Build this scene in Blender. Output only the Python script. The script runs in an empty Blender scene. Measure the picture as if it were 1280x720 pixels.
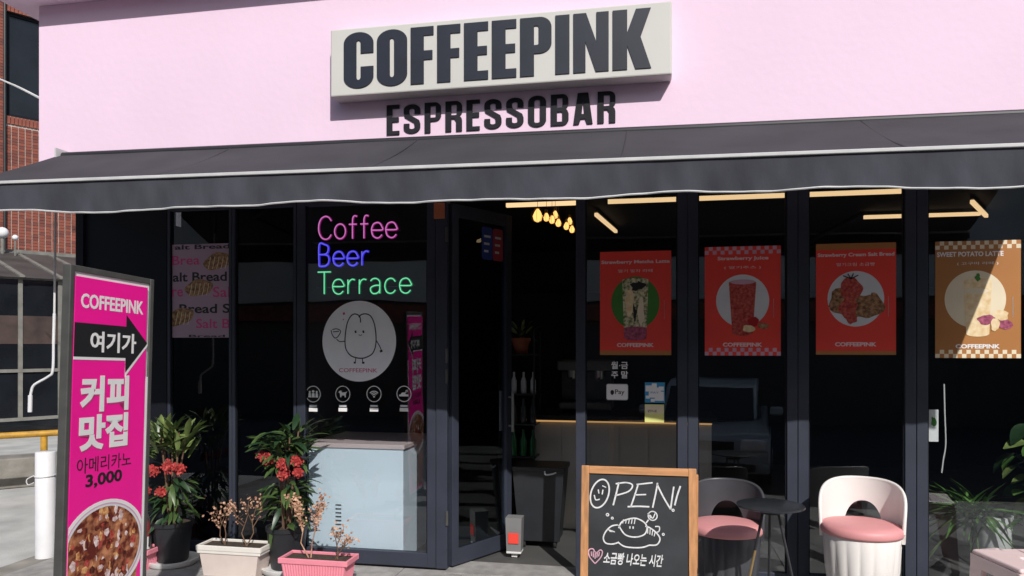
import bpy, bmesh, math, random
from mathutils import Vector, Matrix
R = math.radians
random.seed(7)
SC = bpy.context.scene
COL = SC.collection

# ------------------------------------------------------------------ camera, world, sun, exposure
F, TH, D, H, HY = 925.0, math.atan(925/4800), 4.54, 1.45, 430.0      # focal in photo px, yaw, distance, eye height, horizon row
cd = bpy.data.cameras.new('camera'); cam = bpy.data.objects.new('camera', cd); COL.objects.link(cam)
cam.location = (0, -D, H); cam.rotation_euler = (R(90), 0, TH)
cd.sensor_width = 36; cd.lens = F/1280*36; cd.shift_y = (HY-360)/1280; cd.clip_end = 500; cd.clip_start = 0.05
SC.camera = cam
SUN = Vector((0.5, -1.0, 0.896)).normalized()
w = bpy.data.worlds.new('World'); SC.world = w; w.use_nodes = True
nt = w.node_tree; bg = nt.nodes['Background']; sky = nt.nodes.new('ShaderNodeTexSky')
sky.sky_type = 'NISHITA'; sky.sun_disc = False
sky.sun_elevation = math.asin(SUN.z); sky.sun_rotation = math.atan2(SUN.x, SUN.y)
sky.air_density = 1.2; sky.dust_density = 1.5
nt.links.new(sky.outputs[0], bg.inputs[0]); bg.inputs[1].default_value = 0.092
ld = bpy.data.lights.new('sun', 'SUN'); ld.energy = 4.1; ld.angle = R(0.5); ld.color = (1, 0.965, 0.925)
sun = bpy.data.objects.new('sun', ld); COL.objects.link(sun); sun.rotation_euler = SUN.to_track_quat('Z', 'Y').to_euler()
sun.location = (4, -6, 8)
SC.view_settings.view_transform = 'Standard'; SC.view_settings.look = 'None'
SC.view_settings.exposure = 0.0; SC.view_settings.gamma = 1.0
SC.render.engine = 'CYCLES'; SC.cycles.max_bounces = 8; SC.cycles.transparent_max_bounces = 24

# ------------------------------------------------------------------ helpers
def ray(px, py):
    u = (px-640)/F; v = (HY-py)/F; c, s = math.cos(TH), math.sin(TH)
    return Vector((u*c-s, u*s+c, v))
def atY(px, py, Y):
    r = ray(px, py); t = (Y+D)/r.y; return Vector((r.x*t, Y, H+r.z*t))
def atD(px, py, t):
    r = ray(px, py); return Vector((r.x*t, -D+r.y*t, H+r.z*t))
def atZ(px, py, Z):
    r = ray(px, py); t = (Z-H)/r.z; return Vector((r.x*t, -D+r.y*t, Z))

MATS = {}
def mat(name, col, rough=0.6, metal=0.0, var=0.10, scale=8.0, bump=0.0, bscale=60.0, col2=None, emit=None, estr=0.0, spec=None, coat=0.0, stretch=None, detail=4.0, ramp=None):
    """procedural principled: base colour varied by noise, optional second colour in patches, optional fine relief"""
    if name in MATS: return MATS[name]
    m = bpy.data.materials.new(name); m.use_nodes = True; n = m.node_tree.nodes; L = m.node_tree.links
    b = n['Principled BSDF']; b.inputs['Roughness'].default_value = rough; b.inputs['Metallic'].default_value = metal
    if spec is not None: b.inputs['Specular IOR Level'].default_value = spec
    b.inputs['Coat Weight'].default_value = coat
    tc = n.new('ShaderNodeTexCoord'); mp = n.new('ShaderNodeMapping'); L.new(tc.outputs['Object'], mp.inputs[0])
    if stretch: mp.inputs['Scale'].default_value = stretch
    no = n.new('ShaderNodeTexNoise'); no.inputs['Scale'].default_value = scale; no.inputs['Detail'].default_value = detail
    L.new(mp.outputs[0], no.inputs[0])
    cr = n.new('ShaderNodeValToRGB'); L.new(no.outputs[0], cr.inputs[0])
    c1 = tuple(max(0, x*(1-var)) for x in col)+(1,); c2 = (tuple(col2) if col2 else tuple(min(1, x*(1+var)) for x in col))+(1,)
    cr.color_ramp.elements[0].color = c1; cr.color_ramp.elements[1].color = c2
    lo, hi = ramp if ramp else (0.3, 0.7)
    cr.color_ramp.elements[0].position = lo; cr.color_ramp.elements[1].position = hi
    L.new(cr.outputs[0], b.inputs['Base Color'])
    if bump:
        n2 = n.new('ShaderNodeTexNoise'); n2.inputs['Scale'].default_value = bscale; n2.inputs['Detail'].default_value = 6
        L.new(mp.outputs[0], n2.inputs[0])
        bp = n.new('ShaderNodeBump'); bp.inputs['Strength'].default_value = bump; bp.inputs['Distance'].default_value = 0.01
        L.new(n2.outputs[0], bp.inputs['Height']); L.new(bp.outputs[0], b.inputs['Normal'])
    if emit: b.inputs['Emission Color'].default_value = tuple(emit)+(1,); b.inputs['Emission Strength'].default_value = estr
    MATS[name] = m; return m

def glass(name, tint=(0.62, 0.66, 0.66), refl=1.0, rough=0.0):
    m = bpy.data.materials.new(name); m.use_nodes = True; n = m.node_tree.nodes; L = m.node_tree.links
    for x in list(n):
        if x.type != 'OUTPUT_MATERIAL': n.remove(x)
    out = [x for x in n if x.type == 'OUTPUT_MATERIAL'][0]
    t = n.new('ShaderNodeBsdfTransparent'); t.inputs[0].default_value = tint+(1,)
    g = n.new('ShaderNodeBsdfGlossy'); g.inputs['Roughness'].default_value = rough; g.inputs['Color'].default_value = (0.9, 0.95, 1, 1)
    fr = n.new('ShaderNodeFresnel'); fr.inputs[0].default_value = 1.5
    mu = n.new('ShaderNodeMath'); mu.operation = 'MULTIPLY'; mu.inputs[1].default_value = refl; mu.use_clamp = True
    tc = n.new('ShaderNodeTexCoord'); no = n.new('ShaderNodeTexNoise'); no.inputs['Scale'].default_value = 1.3
    bp = n.new('ShaderNodeBump'); bp.inputs['Strength'].default_value = 0.035; bp.inputs['Distance'].default_value = 0.05
    L.new(tc.outputs['Object'], no.inputs[0]); L.new(no.outputs[0], bp.inputs['Height']); L.new(bp.outputs[0], g.inputs['Normal'])
    mx = n.new('ShaderNodeMixShader'); L.new(fr.outputs[0], mu.inputs[0]); ge = n.new('ShaderNodeNewGeometry'); m2 = n.new('ShaderNodeMath'); m2.operation = 'SUBTRACT'; m2.inputs[0].default_value = 1.0; L.new(ge.outputs['Backfacing'], m2.inputs[1])
    m3 = n.new('ShaderNodeMath'); m3.operation = 'MULTIPLY'; L.new(mu.outputs[0], m3.inputs[0]); L.new(m2.outputs[0], m3.inputs[1]); L.new(m3.outputs[0], mx.inputs[0])
    L.new(t.outputs[0], mx.inputs[1]); L.new(g.outputs[0], mx.inputs[2]); L.new(mx.outputs[0], out.inputs[0])
    MATS[name] = m; return m

def emitter(name, col, s):
    return mat(name, (0.02, 0.02, 0.02), rough=0.4, emit=col, estr=s)

def tag(o, label=None, cat=None, group=None, kind=None):
    if label: o['label'] = label
    if cat: o['category'] = cat
    if group: o['group'] = group
    if kind: o['kind'] = kind
    return o
WLOC = {}
def thing(name, loc, label=None, cat=None, group=None, rz=0, kind=None, parent=None):
    o = bpy.data.objects.new(name, None); o.empty_display_size = 0.1; COL.objects.link(o)
    o.location = loc; o.rotation_euler = (0, 0, rz)
    tag(o, label, cat, group, kind); return o
def world_of(o):
    m = o.matrix_basis.copy()
    while o.parent: o = o.parent; m = o.matrix_basis @ m
    return m

class MB:
    def __init__(s): s.v = []; s.f = []
    def add(s, vs, fs):
        n = len(s.v); s.v += [Vector(v) for v in vs]; s.f += [tuple(i+n for i in f) for f in fs]; return s
    def box(s, x0, x1, y0, y1, z0, z1, M=None, b=0.0):
        if b > 0:
            bm = bmesh.new(); bmesh.ops.create_cube(bm, size=1)
            for v in bm.verts: v.co = Vector(((x0+x1)/2+v.co.x*(x1-x0), (y0+y1)/2+v.co.y*(y1-y0), (z0+z1)/2+v.co.z*(z1-z0)))
            bmesh.ops.bevel(bm, geom=bm.edges[:], offset=b, segments=2, affect='EDGES', profile=0.5)
            bm.verts.index_update(); vs = [v.co.copy() for v in bm.verts]; fs = [[v.index for v in f.verts] for f in bm.faces]; bm.free()
        else:
            vs = [Vector((x, y, z)) for z in (z0, z1) for y in (y0, y1) for x in (x0, x1)]
            fs = [(0, 2, 3, 1), (4, 5, 7, 6), (0, 1, 5, 4), (1, 3, 7, 5), (3, 2, 6, 7), (2, 0, 4, 6)]
        if M: vs = [M @ v for v in vs]
        return s.add(vs, fs)
    def tube(s, pts, r, seg=8, cap=True):
        pts = [Vector(p) for p in pts]; n = len(pts); rr = r if isinstance(r, (list, tuple)) else [r]*n
        vs = []; fs = []; up = None
        for i, p in enumerate(pts):
            t = (pts[min(i+1, n-1)]-pts[max(i-1, 0)]).normalized()
            if up is None: up = t.orthogonal().normalized()
            up = (up - t*up.dot(t)); up = up.normalized() if up.length > 1e-6 else t.orthogonal().normalized()
            q = t.cross(up)
            for k in range(seg):
                a = 2*math.pi*k/seg; vs.append(p+(up*math.cos(a)+q*math.sin(a))*rr[i])
        for i in range(n-1):
            for k in range(seg):
                k2 = (k+1) % seg; fs.append((i*seg+k, i*seg+k2, (i+1)*seg+k2, (i+1)*seg+k))
        if cap: fs.append(tuple(range(seg))[::-1]); fs.append(tuple((n-1)*seg+k for k in range(seg)))
        return s.add(vs, fs)
    def lathe(s, prof, seg=24, c=(0, 0, 0), rf=None, sx=1, sy=1, cap=True):
        vs = []; fs = []; n = len(prof)
        for r, z in prof:
            for k in range(seg):
                a = 2*math.pi*k/seg; q = r*(rf(a, z) if rf else 1)
                vs.append(Vector((c[0]+q*math.cos(a)*sx, c[1]+q*math.sin(a)*sy, c[2]+z)))
        for i in range(n-1):
            for k in range(seg):
                k2 = (k+1) % seg; fs.append((i*seg+k, i*seg+k2, (i+1)*seg+k2, (i+1)*seg+k))
        if cap: fs.append(tuple(range(seg))[::-1]); fs.append(tuple((n-1)*seg+k for k in range(seg)))
        return s.add(vs, fs)
    def prism(s, poly, y0, y1):                                       # polygon in XZ extruded along Y
        n = len(poly); vs = [Vector((x, y0, z)) for x, z in poly]+[Vector((x, y1, z)) for x, z in poly]
        fs = [tuple(range(n)), tuple(range(2*n-1, n-1, -1))]+[(i, i+n, (i+1) % n+n, (i+1) % n) for i in range(n)]
        return s.add(vs, fs)
    def ribbon(s, pts, w, y0=-0.0006, y1=0.0, closed=False):              # painted or chalked line in XZ, hair-thin thickness
        P = smooth(pts, closed); a = []; b = []; n = len(P)
        for i, p in enumerate(P):
            p0 = P[(i-1) % n] if (closed or i > 0) else p; p1 = P[(i+1) % n] if (closed or i < n-1) else p
            t = (p1-p0); t = t.normalized() if t.length > 1e-9 else Vector((1, 0)); q = Vector((-t.y, t.x))
            a.append(p+q*w/2); b.append(p-q*w/2)
        vs = [Vector((v.x, y0, v.y)) for v in a+b]; m = n if closed else n-1
        fs = [(i, (i+1) % n, (i+1) % n+n, i+n) for i in range(m)]
        return s.add(vs, fs)
    def disc(s, cx, cz, rx, rz, y0, y1, seg=40):
        return s.prism([(cx+rx*math.cos(2*math.pi*k/seg), cz+rz*math.sin(2*math.pi*k/seg)) for k in range(seg)], y0, y1)
    def xf(s, M): s.v = [M @ v for v in s.v]; return s
    def mesh(s, name, m=None, sm=None):
        me = bpy.data.meshes.new(name); me.from_pydata(s.v, [], s.f)
        bm = bmesh.new(); bm.from_mesh(me); bmesh.ops.recalc_face_normals(bm, faces=bm.faces); bm.to_mesh(me); bm.free()
        if m: me.materials.append(m)
        if sm is not None:
            for p in me.polygons: p.use_smooth = True
            try: me.set_sharp_from_angle(angle=R(sm))
            except Exception: pass
        return me
    def build(s, name, m, parent=None, local=False, sm=None, loc=None):
        if parent and not local:
            inv = world_of(parent).inverted(); s.v = [inv @ v for v in s.v]
        elif not parent and not local and s.v:                        # origin at the base centre
            xs = [v.x for v in s.v]; ys = [v.y for v in s.v]; zs = [v.z for v in s.v]
            o0 = Vector(((min(xs)+max(xs))/2, (min(ys)+max(ys))/2, min(zs))); s.v = [v-o0 for v in s.v]; loc = o0
        o = bpy.data.objects.new(name, s.mesh(name, m, sm)); COL.objects.link(o)
        if parent: o.parent = parent
        if loc is not None: o.location = loc
        return o
def inst(name, me, parent, loc, rot=(0, 0, 0), sc=(1, 1, 1)):
    o = bpy.data.objects.new(name, me); COL.objects.link(o); o.parent = parent
    o.location = loc; o.rotation_euler = rot; o.scale = sc; return o
def smooth(pts, closed=False, k=5):
    P = [Vector(p) for p in pts]
    if len(P) < 3: return P
    out = []; n = len(P)
    for i in range(n if closed else n-1):
        p0 = P[(i-1) % n] if (closed or i > 0) else P[0]; p1 = P[i]; p2 = P[(i+1) % n]
        p3 = P[(i+2) % n] if (closed or i+2 < n) else P[-1]
        for j in range(k):
            t = j/k
            out.append(0.5*((2*p1)+(p2-p0)*t+(2*p0-5*p1+4*p2-p3)*t*t+(3*p1-p0-3*p2+p3)*t*t*t))
    if not closed: out.append(P[-1])
    return out

def curve_mesh(splines, extrude):
    """closed 2D outlines (holes allowed) -> (verts, faces) with local x right, y up, z thickness"""
    cu = bpy.data.curves.new('t', 'CURVE'); cu.dimensions = '2D'; cu.fill_mode = 'BOTH'; cu.extrude = extrude
    for sp in splines:
        q = cu.splines.new('POLY'); q.points.add(len(sp)-1)
        for i, p in enumerate(sp): q.points[i].co = (p[0], p[1], 0, 1)
        q.use_cyclic_u = True
    o = bpy.data.objects.new('t', cu); me = bpy.data.meshes.new_from_object(o)
    vs = [v.co.copy() for v in me.vertices]; fs = [tuple(p.vertices) for p in me.polygons]
    bpy.data.objects.remove(o); bpy.data.curves.remove(cu); bpy.data.meshes.remove(me); return vs, fs
def text_geo(body, x0, x1, z0, z1, y, bold=0.0, thick=0.0006, keep=False, shear=0.0, M=None, spacing=1.0, align='C'):
    """lettering fitted into the rectangle x0..x1, z0..z1 on the plane y (front of it towards -y)"""
    cu = bpy.data.curves.new('t', 'FONT'); cu.body = body; cu.size = 1; cu.offset = bold; cu.extrude = 0.001; cu.resolution_u = 3
    cu.space_character = spacing; cu.shear = shear; cu.fill_mode = 'FRONT'
    o = bpy.data.objects.new('t', cu); COL.objects.link(o)
    dg = bpy.context.evaluated_depsgraph_get(); me = bpy.data.meshes.new_from_object(o.evaluated_get(dg))
    vs = [v.co.copy() for v in me.vertices]; fs = [tuple(p.vertices) for p in me.polygons]
    bpy.data.objects.remove(o); bpy.data.curves.remove(cu); bpy.data.meshes.remove(me)
    mb = MB()
    if not vs: return mb
    ax = min(v.x for v in vs); bx = max(v.x for v in vs); ay = min(v.y for v in vs); by = max(v.y for v in vs)
    sx = (x1-x0)/(bx-ax); sz = (z1-z0)/(by-ay)
    mb.add([Vector((x0+(v.x-ax)*sx, y-thick*(1 if v.z > 0 else 0), z0+(v.y-ay)*sz)) for v in vs], fs)
    if M: mb.xf(M)
    return mb

# ---- heavy condensed capitals, each drawn as strokes in a stretched space
def stroke(pts, t, k=1.5):
    P = [Vector((x, y*k)) for x, y in pts]; n = len(P); a = []; b = []
    for i in range(n):
        if i == 0: d1 = d2 = (P[1]-P[0]).normalized()
        elif i == n-1: d1 = d2 = (P[-1]-P[-2]).normalized()
        else: d1 = (P[i]-P[i-1]).normalized(); d2 = (P[i+1]-P[i]).normalized()
        q = (Vector((-d1.y, d1.x))+Vector((-d2.y, d2.x))); q.normalize(); c = max(0.5, q.dot(Vector((-d1.y, d1.x))))
        a.append(P[i]+q*t/2/c); b.append(P[i]-q*t/2/c)
    return [(v.x, v.y/k) for v in a+b[::-1]]
def arc(cx, cy, rx, ry, a0, a1, n=8):
    return [(cx+rx*math.cos(R(a0+(a1-a0)*i/n)), cy+ry*math.sin(R(a0+(a1-a0)*i/n))) for i in range(n+1)]
def rrect(x0, y0, x1, y1, r, ry=None, n=8):
    ry = ry or r
    return arc(x1-r, y1-ry, r, ry, 0, 90, n)+arc(x0+r, y1-ry, r, ry, 90, 180, n)+arc(x0+r, y0+ry, r, ry, 180, 270, n)+arc(x1-r, y0+ry, r, ry, 270, 360, n)
def glyph(ch, s=0.235):
    W = 0.55; h = s*0.62
    if ch == 'I': return [[(0, 0), (s, 0), (s, 1), (0, 1)]], s
    if ch == 'O': return [rrect(0, 0, W, 1, W/2, 0.2), rrect(s, h*1.05, W-s, 1-h*1.05, (W-2*s)/2.01, 0.05)], W
    if ch == 'C':
        o = rrect(0, 0, W, 1, W/2, 0.2)
        a = [(W, .62)]+[(x, y) for x, y in arc(W/2, .8, W/2, .2, 0, 180, 16)]+[(x, y) for x, y in arc(W/2, .2, W/2, .2, 180, 360, 16)]+[(W, .38), (W-s, .38)]
        r = (W-2*s)/2
        a += arc(W/2, h+.05, r, .05, 360, 180, 8)+arc(W/2, 1-h-.05, r, .05, 180, 0, 8)+[(W-s, .62)]
        return [a], W
    if ch == 'F': w_ = .41; return [[(0, 0), (s, 0), (s, .42), (w_-.02, .42), (w_-.02, .58), (s, .58), (s, 1-h*1.05), (w_, 1-h*1.05), (w_, 1), (0, 1)]], w_
    if ch == 'E': w_ = .42; return [[(0, 0), (w_, 0), (w_, h*1.05), (s, h*1.05), (s, .43), (w_-.02, .43), (w_-.02, .58), (s, .58), (s, 1-h*1.05), (w_, 1-h*1.05), (w_, 1), (0, 1)]], w_
    if ch == 'P' or ch == 'R':
        w_ = .53; bt = .38 if ch == 'P' else .42
        out = [(0, 0), (s, 0), (s, bt)]
        if ch == 'P': out += arc(w_-.2, bt+.16, .2, .16, -90, 0)
        else: out += [(w_-.24, bt), (w_-s, .34), (w_-s, 0), (w_, 0), (w_, .36), (w_-.02, .44), (w_-.08, .5), (w_-.01, .57), (w_, .62)]
        out += arc(w_-.2, .82, .2, .18, 0, 90)+[(0, 1)]
        hole = [(s, bt+h)]+arc(w_-s-.01, bt+h+.03, .03, .03, -90, 0, 4)+arc(w_-s-.01, 1-h-.03, .03, .03, 0, 90, 4)+[(s, 1-h)]
        return [out, hole], w_
    if ch == 'N': w_ = .58; t = .2; return [[(0, 0), (t, 0), (t, .52), (w_-t-.01, 0), (w_, 0), (w_, 1), (w_-t, 1), (w_-t, .5), (t+.01, 1), (0, 1)]], w_
    if ch == 'K': w_ = .62; return [[(0, 0), (s, 0), (s, .4), (w_-s-.015, 0), (w_, 0), (w_-.17, .53), (w_-.005, 1), (w_-s-.01, 1), (s, .62), (s, 1), (0, 1)]], w_
    if ch == 'A': w_ = .58; return [[(0, 0), (s-.02, 0), (.225, .17), (w_-.225, .17), (w_-s+.02, 0), (w_, 0), (w_-.13, 1), (.13, 1)], [(.245, .32), (w_-.245, .32), (w_/2, .78)]], w_
    if ch == 'B':
        w_ = .54
        out = [(0, 0)]+arc(w_-.2, .18, .2, .18, -90, 0)+[(w_, .38)]+arc(w_-.12, .42, .1, .1, 0, 60, 4)+arc(w_-.15, .64, .14, .1, -60, 0, 4)+arc(w_-.2, .83, .19, .17, 0, 90)+[(0, 1)]
        return [out, [(s, h), (w_-s, h), (w_-s, .41), (w_-s-.02, .44), (s, .44)], [(s, .58), (w_-s-.02, .58), (w_-s, .61), (w_-s, 1-h), (s, 1-h)]], w_
    if ch == 'S':
        w_ = .54; t = s*.98; r = w_/2-t/2
        c = [(w_-t/2, .66)]+arc(w_/2, .80, r, .115, 0, 180, 10)+[(t/2, .70)]+[(t/2+.03, .6), (w_-t/2-.03, .41), (w_-t/2, .32)]+arc(w_/2, .2, r, .115, 0, -180, 10)+[(t/2, .34)]
        return [stroke(c, t, 1.35)], w_

M = {}
def mats():
    m = M
    m['pink'] = mat('pink_render', (0.835, 0.628, 0.775), rough=0.75, var=0.03, scale=1.1, bump=0.12, bscale=25)
    m['metal'] = mat('anthracite_powder_coat', (0.036, 0.042, 0.060), rough=0.5, var=0.12, scale=5, spec=0.3, bump=0.03, bscale=200)
    m['blackpanel'] = mat('black_panel', (0.007, 0.008, 0.013), rough=0.6, var=0.2, scale=3, spec=0.2)
    m['awning'] = mat('charcoal_awning_cloth', (0.054, 0.051, 0.059), rough=0.9, var=0.14, scale=2.6, bump=0.35, bscale=4, spec=0.2)
    m['valance'] = mat('charcoal_valance_cloth', (0.055, 0.057, 0.070), rough=0.9, var=0.22, scale=3.5, bump=0.7, bscale=6, spec=0.2, stretch=(1.6, 1, .7))
    m['seam'] = mat('awning_seam', (0.036, 0.034, 0.040), rough=0.9)
    m['awndark'] = mat('awning_frame_black', (0.02, 0.02, 0.024), rough=0.5)
    m['trim'] = mat('white_piping', (0.55, 0.55, 0.55), rough=0.6, var=0.1)
    m['signface'] = mat('sign_box_face', (0.60, 0.585, 0.55), rough=0.55, var=0.03, scale=3)
    m['letter'] = mat('navy_black_letter', (0.018, 0.022, 0.035), rough=0.45, var=0.12)
    m['letter2'] = mat('dark_letter', (0.020, 0.021, 0.026), rough=0.6, var=0.2, scale=12, spec=0.2)
    m['magenta'] = mat('magenta_print', (0.93, 0.010, 0.31), rough=0.4, var=0.06, scale=2.5)
    m['white'] = mat('white_print', (0.80, 0.79, 0.78), rough=0.5, var=0.03)
    m['black'] = mat('black_print', (0.012, 0.012, 0.014), rough=0.5, var=0.1)
    m['steel'] = mat('grey_steel_frame', (0.095, 0.095, 0.09), rough=0.45, metal=0.3, var=0.15, scale=14)
    m['concrete'] = mat('lane_concrete', (0.45, 0.45, 0.43), rough=0.9, var=0.18, scale=3.5, bump=0.3, bscale=70)
    m['slab'] = mat('paving_slab', (0.30, 0.29, 0.28), rough=0.9, var=0.22, scale=11, bump=0.3, bscale=120)
    m['asphalt'] = mat('asphalt', (0.06, 0.06, 0.062), rough=0.9, var=0.2, scale=20, bump=0.4, bscale=150)
    m['oldconc'] = mat('weathered_concrete', (0.23, 0.215, 0.19), rough=0.95, var=0.45, scale=3.5, bump=0.5, bscale=30)
    m['brick'] = mat('red_brick', (0.25, 0.075, 0.050), rough=0.85, var=0.35, scale=7, bump=0.3, bscale=80)
    m['brick2'] = mat('dark_brick', (0.17, 0.055, 0.042), rough=0.85, var=0.35, scale=7, bump=0.3, bscale=80)
    m['mortar'] = mat('mortar', (0.52, 0.45, 0.40), rough=0.95, var=0.2, scale=6)
    m['yellow'] = mat('yellow_paint', (0.50, 0.27, 0.03), rough=0.5, var=0.25, scale=16)
    m['bollard'] = mat('white_plastic_tube', (0.74, 0.74, 0.76), rough=0.5, var=0.06, scale=9)
    m['oldframe'] = mat('grey_aluminium', (0.19, 0.185, 0.165), rough=0.6, var=0.2, scale=8)
    m['rust'] = mat('brown_infill_panel', (0.055, 0.035, 0.03), rough=0.7, var=0.4, scale=4)
    m['roofglass'] = mat('dusty_polycarbonate', (0.055, 0.054, 0.053), rough=0.55, var=0.4, scale=1.5)
    m['darkglass'] = mat('dark_window_pane', (0.012, 0.014, 0.018), rough=0.08, var=0.3, scale=2)
    m['wood'] = mat('orange_pine', (0.50, 0.24, 0.10), rough=0.55, var=0.28, scale=6, stretch=(9, 9, 1), bump=0.05)
    m['woodh'] = mat('orange_pine_rail', (0.50, 0.24, 0.10), rough=0.55, var=0.28, scale=6, stretch=(1, 9, 9), bump=0.05)
    m['chalkboard'] = mat('chalkboard', (0.030, 0.033, 0.038), rough=0.75, var=0.45, scale=5, ramp=(0.35, 0.85))
    m['chalk'] = mat('chalk', (0.66, 0.66, 0.66), rough=0.9, var=0.15, scale=60)
    m['chalkpink'] = mat('pink_chalk', (0.62, 0.36, 0.44), rough=0.9, var=0.2, scale=60)
    m['chairwhite'] = mat('ivory_plastic', (0.80, 0.76, 0.73), rough=0.35, var=0.03, coat=0.1)
    m['chairblack'] = mat('dark_grey_plastic', (0.055, 0.057, 0.066), rough=0.38, var=0.08, coat=0.1)
    m['cushion'] = mat('pink_seat_cushion', (0.70, 0.30, 0.305), rough=0.5, var=0.05, bump=0.04, bscale=40)
    m['stool'] = mat('pale_pink_plastic', (0.80, 0.62, 0.61), rough=0.4, var=0.03)
    m['tabletop'] = mat('dark_table_top', (0.03, 0.033, 0.038), rough=0.22, var=0.1)
    m['gold'] = mat('brass', (0.42, 0.29, 0.13), rough=0.35, metal=0.6, var=0.1)
    m['planterpink'] = mat('pink_planter', (0.80, 0.26, 0.33), rough=0.5, var=0.06)
    m['plantercream'] = mat('cream_planter', (0.66, 0.56, 0.51), rough=0.6, var=0.06)
    m['creamrim'] = mat('cream_planter_rim', (0.74, 0.70, 0.64), rough=0.6, var=0.05)
    m['soil'] = mat('soil', (0.05, 0.035, 0.025), rough=1, var=0.4, scale=50)
    m['pot'] = mat('black_pot', (0.020, 0.022, 0.026), rough=0.45, var=0.15)
    m['saucer'] = mat('white_saucer', (0.70, 0.69, 0.68), rough=0.5, var=0.05)
    m['leaf'] = mat('glossy_leaf', (0.040, 0.085, 0.025), rough=0.38, var=0.35, scale=9, col2=(0.10, 0.16, 0.045))
    m['leafpale'] = mat('pale_leaf', (0.13, 0.20, 0.05), rough=0.4, var=0.3, scale=9, col2=(0.26, 0.33, 0.11))
    m['leafdark'] = mat('deep_leaf', (0.020, 0.050, 0.020), rough=0.4, var=0.35, scale=9)
    m['flower'] = mat('red_petal', (0.42, 0.018, 0.022), rough=0.6, var=0.4, scale=60, col2=(0.62, 0.08, 0.07))
    m['stem'] = mat('brown_stem', (0.16, 0.09, 0.055), rough=0.8, var=0.3, scale=30)
    m['dry'] = mat('dry_leaf', (0.42, 0.16, 0.10), rough=0.8, var=0.4, scale=25, col2=(0.66, 0.42, 0.27))
    m['red'] = mat('red_enamel', (0.42, 0.015, 0.018), rough=0.3, var=0.08)
    m['counter'] = mat('pale_counter_panel', (0.71, 0.81, 0.90), rough=0.4, var=0.04, scale=2)
    m['countertop'] = mat('pinkish_counter_top', (0.62, 0.50, 0.50), rough=0.4, var=0.06)
    m['beige'] = mat('beige_bar_front', (0.48, 0.44, 0.40), rough=0.6, var=0.08, scale=4)
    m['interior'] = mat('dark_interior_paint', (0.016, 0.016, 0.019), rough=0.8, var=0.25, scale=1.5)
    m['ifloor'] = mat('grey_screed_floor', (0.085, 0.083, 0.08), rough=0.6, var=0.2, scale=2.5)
    m['terracotta'] = mat('terracotta', (0.35, 0.10, 0.05), rough=0.8, var=0.15)
    m['greenglass'] = mat('green_bottle', (0.015, 0.14, 0.04), rough=0.12, var=0.1)
    m['darkbottle'] = mat('dark_bottle', (0.05, 0.05, 0.055), rough=0.15, var=0.2)
    m['posterred'] = mat('poster_red', (0.84, 0.065, 0.045), rough=0.4, var=0.05, scale=3)
    m['posterbrown'] = mat('poster_brown', (0.42, 0.18, 0.055), rough=0.4, var=0.06, scale=3)
    m['cream'] = mat('print_cream', (0.78, 0.68, 0.50), rough=0.5, var=0.05)
    m['printgreen'] = mat('print_green', (0.05, 0.20, 0.03), rough=0.5, var=0.1)
    m['printgrey'] = mat('print_grey', (0.66, 0.68, 0.71), rough=0.5, var=0.05)
    m['decalwhite'] = mat('decal_white', (0.86, 0.86, 0.89), rough=0.5, var=0.04)
    m['bladeleaf'] = mat('bright_blade_leaf', (0.06, 0.17, 0.03), rough=0.45, var=0.3, scale=9, col2=(0.16, 0.32, 0.08))
    m['printpink'] = mat('print_pale_pink', (0.62, 0.36, 0.46), rough=0.5, var=0.05)
    m['paletext'] = mat('print_pale_text', (0.80, 0.62, 0.62), rough=0.5, var=0.03)
    m['breadposter'] = mat('bread_poster_sheet', (0.40, 0.27, 0.35), rough=0.5, var=0.05)
    m['binbody'] = mat('grey_bin_body', (0.20, 0.20, 0.20), rough=0.5, var=0.1)
    m['lightblue'] = mat('print_blue', (0.04, 0.30, 0.55), rough=0.5, var=0.05)
    m['lightyellow'] = mat('print_yellow', (0.75, 0.75, 0.25), rough=0.5, var=0.05)
    m['coffee'] = mat('print_iced_coffee', (0.13, 0.014, 0.006), rough=0.5, scale=26, col2=(0.62, 0.26, 0.12), ramp=(0.44, 0.70), detail=6)
    m['berry'] = mat('print_berry', (0.35, 0.02, 0.02), rough=0.5, scale=60, col2=(0.60, 0.13, 0.09), ramp=(0.35, 0.7))
    m['bread'] = mat('print_bread', (0.12, 0.05, 0.02), rough=0.5, scale=50, col2=(0.48, 0.27, 0.13), ramp=(0.35, 0.68))
    m['matcha'] = mat('print_matcha', (0.10, 0.13, 0.03), rough=0.5, scale=50, col2=(0.66, 0.62, 0.40), ramp=(0.38, 0.6))
    m['latte'] = mat('print_latte', (0.78, 0.55, 0.26), rough=0.5, scale=30, col2=(0.88, 0.74, 0.50), ramp=(0.3, 0.7))
    m['darkcola'] = mat('print_dark_cola', (0.05, 0.006, 0.004), rough=0.5, scale=60, col2=(0.30, 0.05, 0.02), ramp=(0.4, 0.7))
    m['amber'] = mat('print_amber', (0.50, 0.16, 0.05), rough=0.5, scale=50, col2=(0.80, 0.48, 0.20), ramp=(0.4, 0.65))
    m['paleice'] = mat('print_pale_ice', (0.50, 0.28, 0.26), rough=0.5, scale=50, col2=(0.82, 0.68, 0.66), ramp=(0.35, 0.6))
    m['purple'] = mat('print_purple', (0.18, 0.02, 0.07), rough=0.5, scale=60, col2=(0.5, 0.12, 0.2))
    m['rose'] = mat('print_rose', (0.62, 0.05, 0.22), rough=0.5)
    m['orangebox'] = mat('orange_sensor', (0.40, 0.12, 0.05), rough=0.6)
    m['strip'] = emitter('warm_strip', (1.0, 0.66, 0.34), 1.1)
    m['bulb'] = emitter('warm_bulb', (1.0, 0.50, 0.14), 1.8)
    m['car'] = mat('grey_green_car_paint', (0.42, 0.50, 0.50), rough=0.35, coat=0.6, var=0.03)
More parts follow.
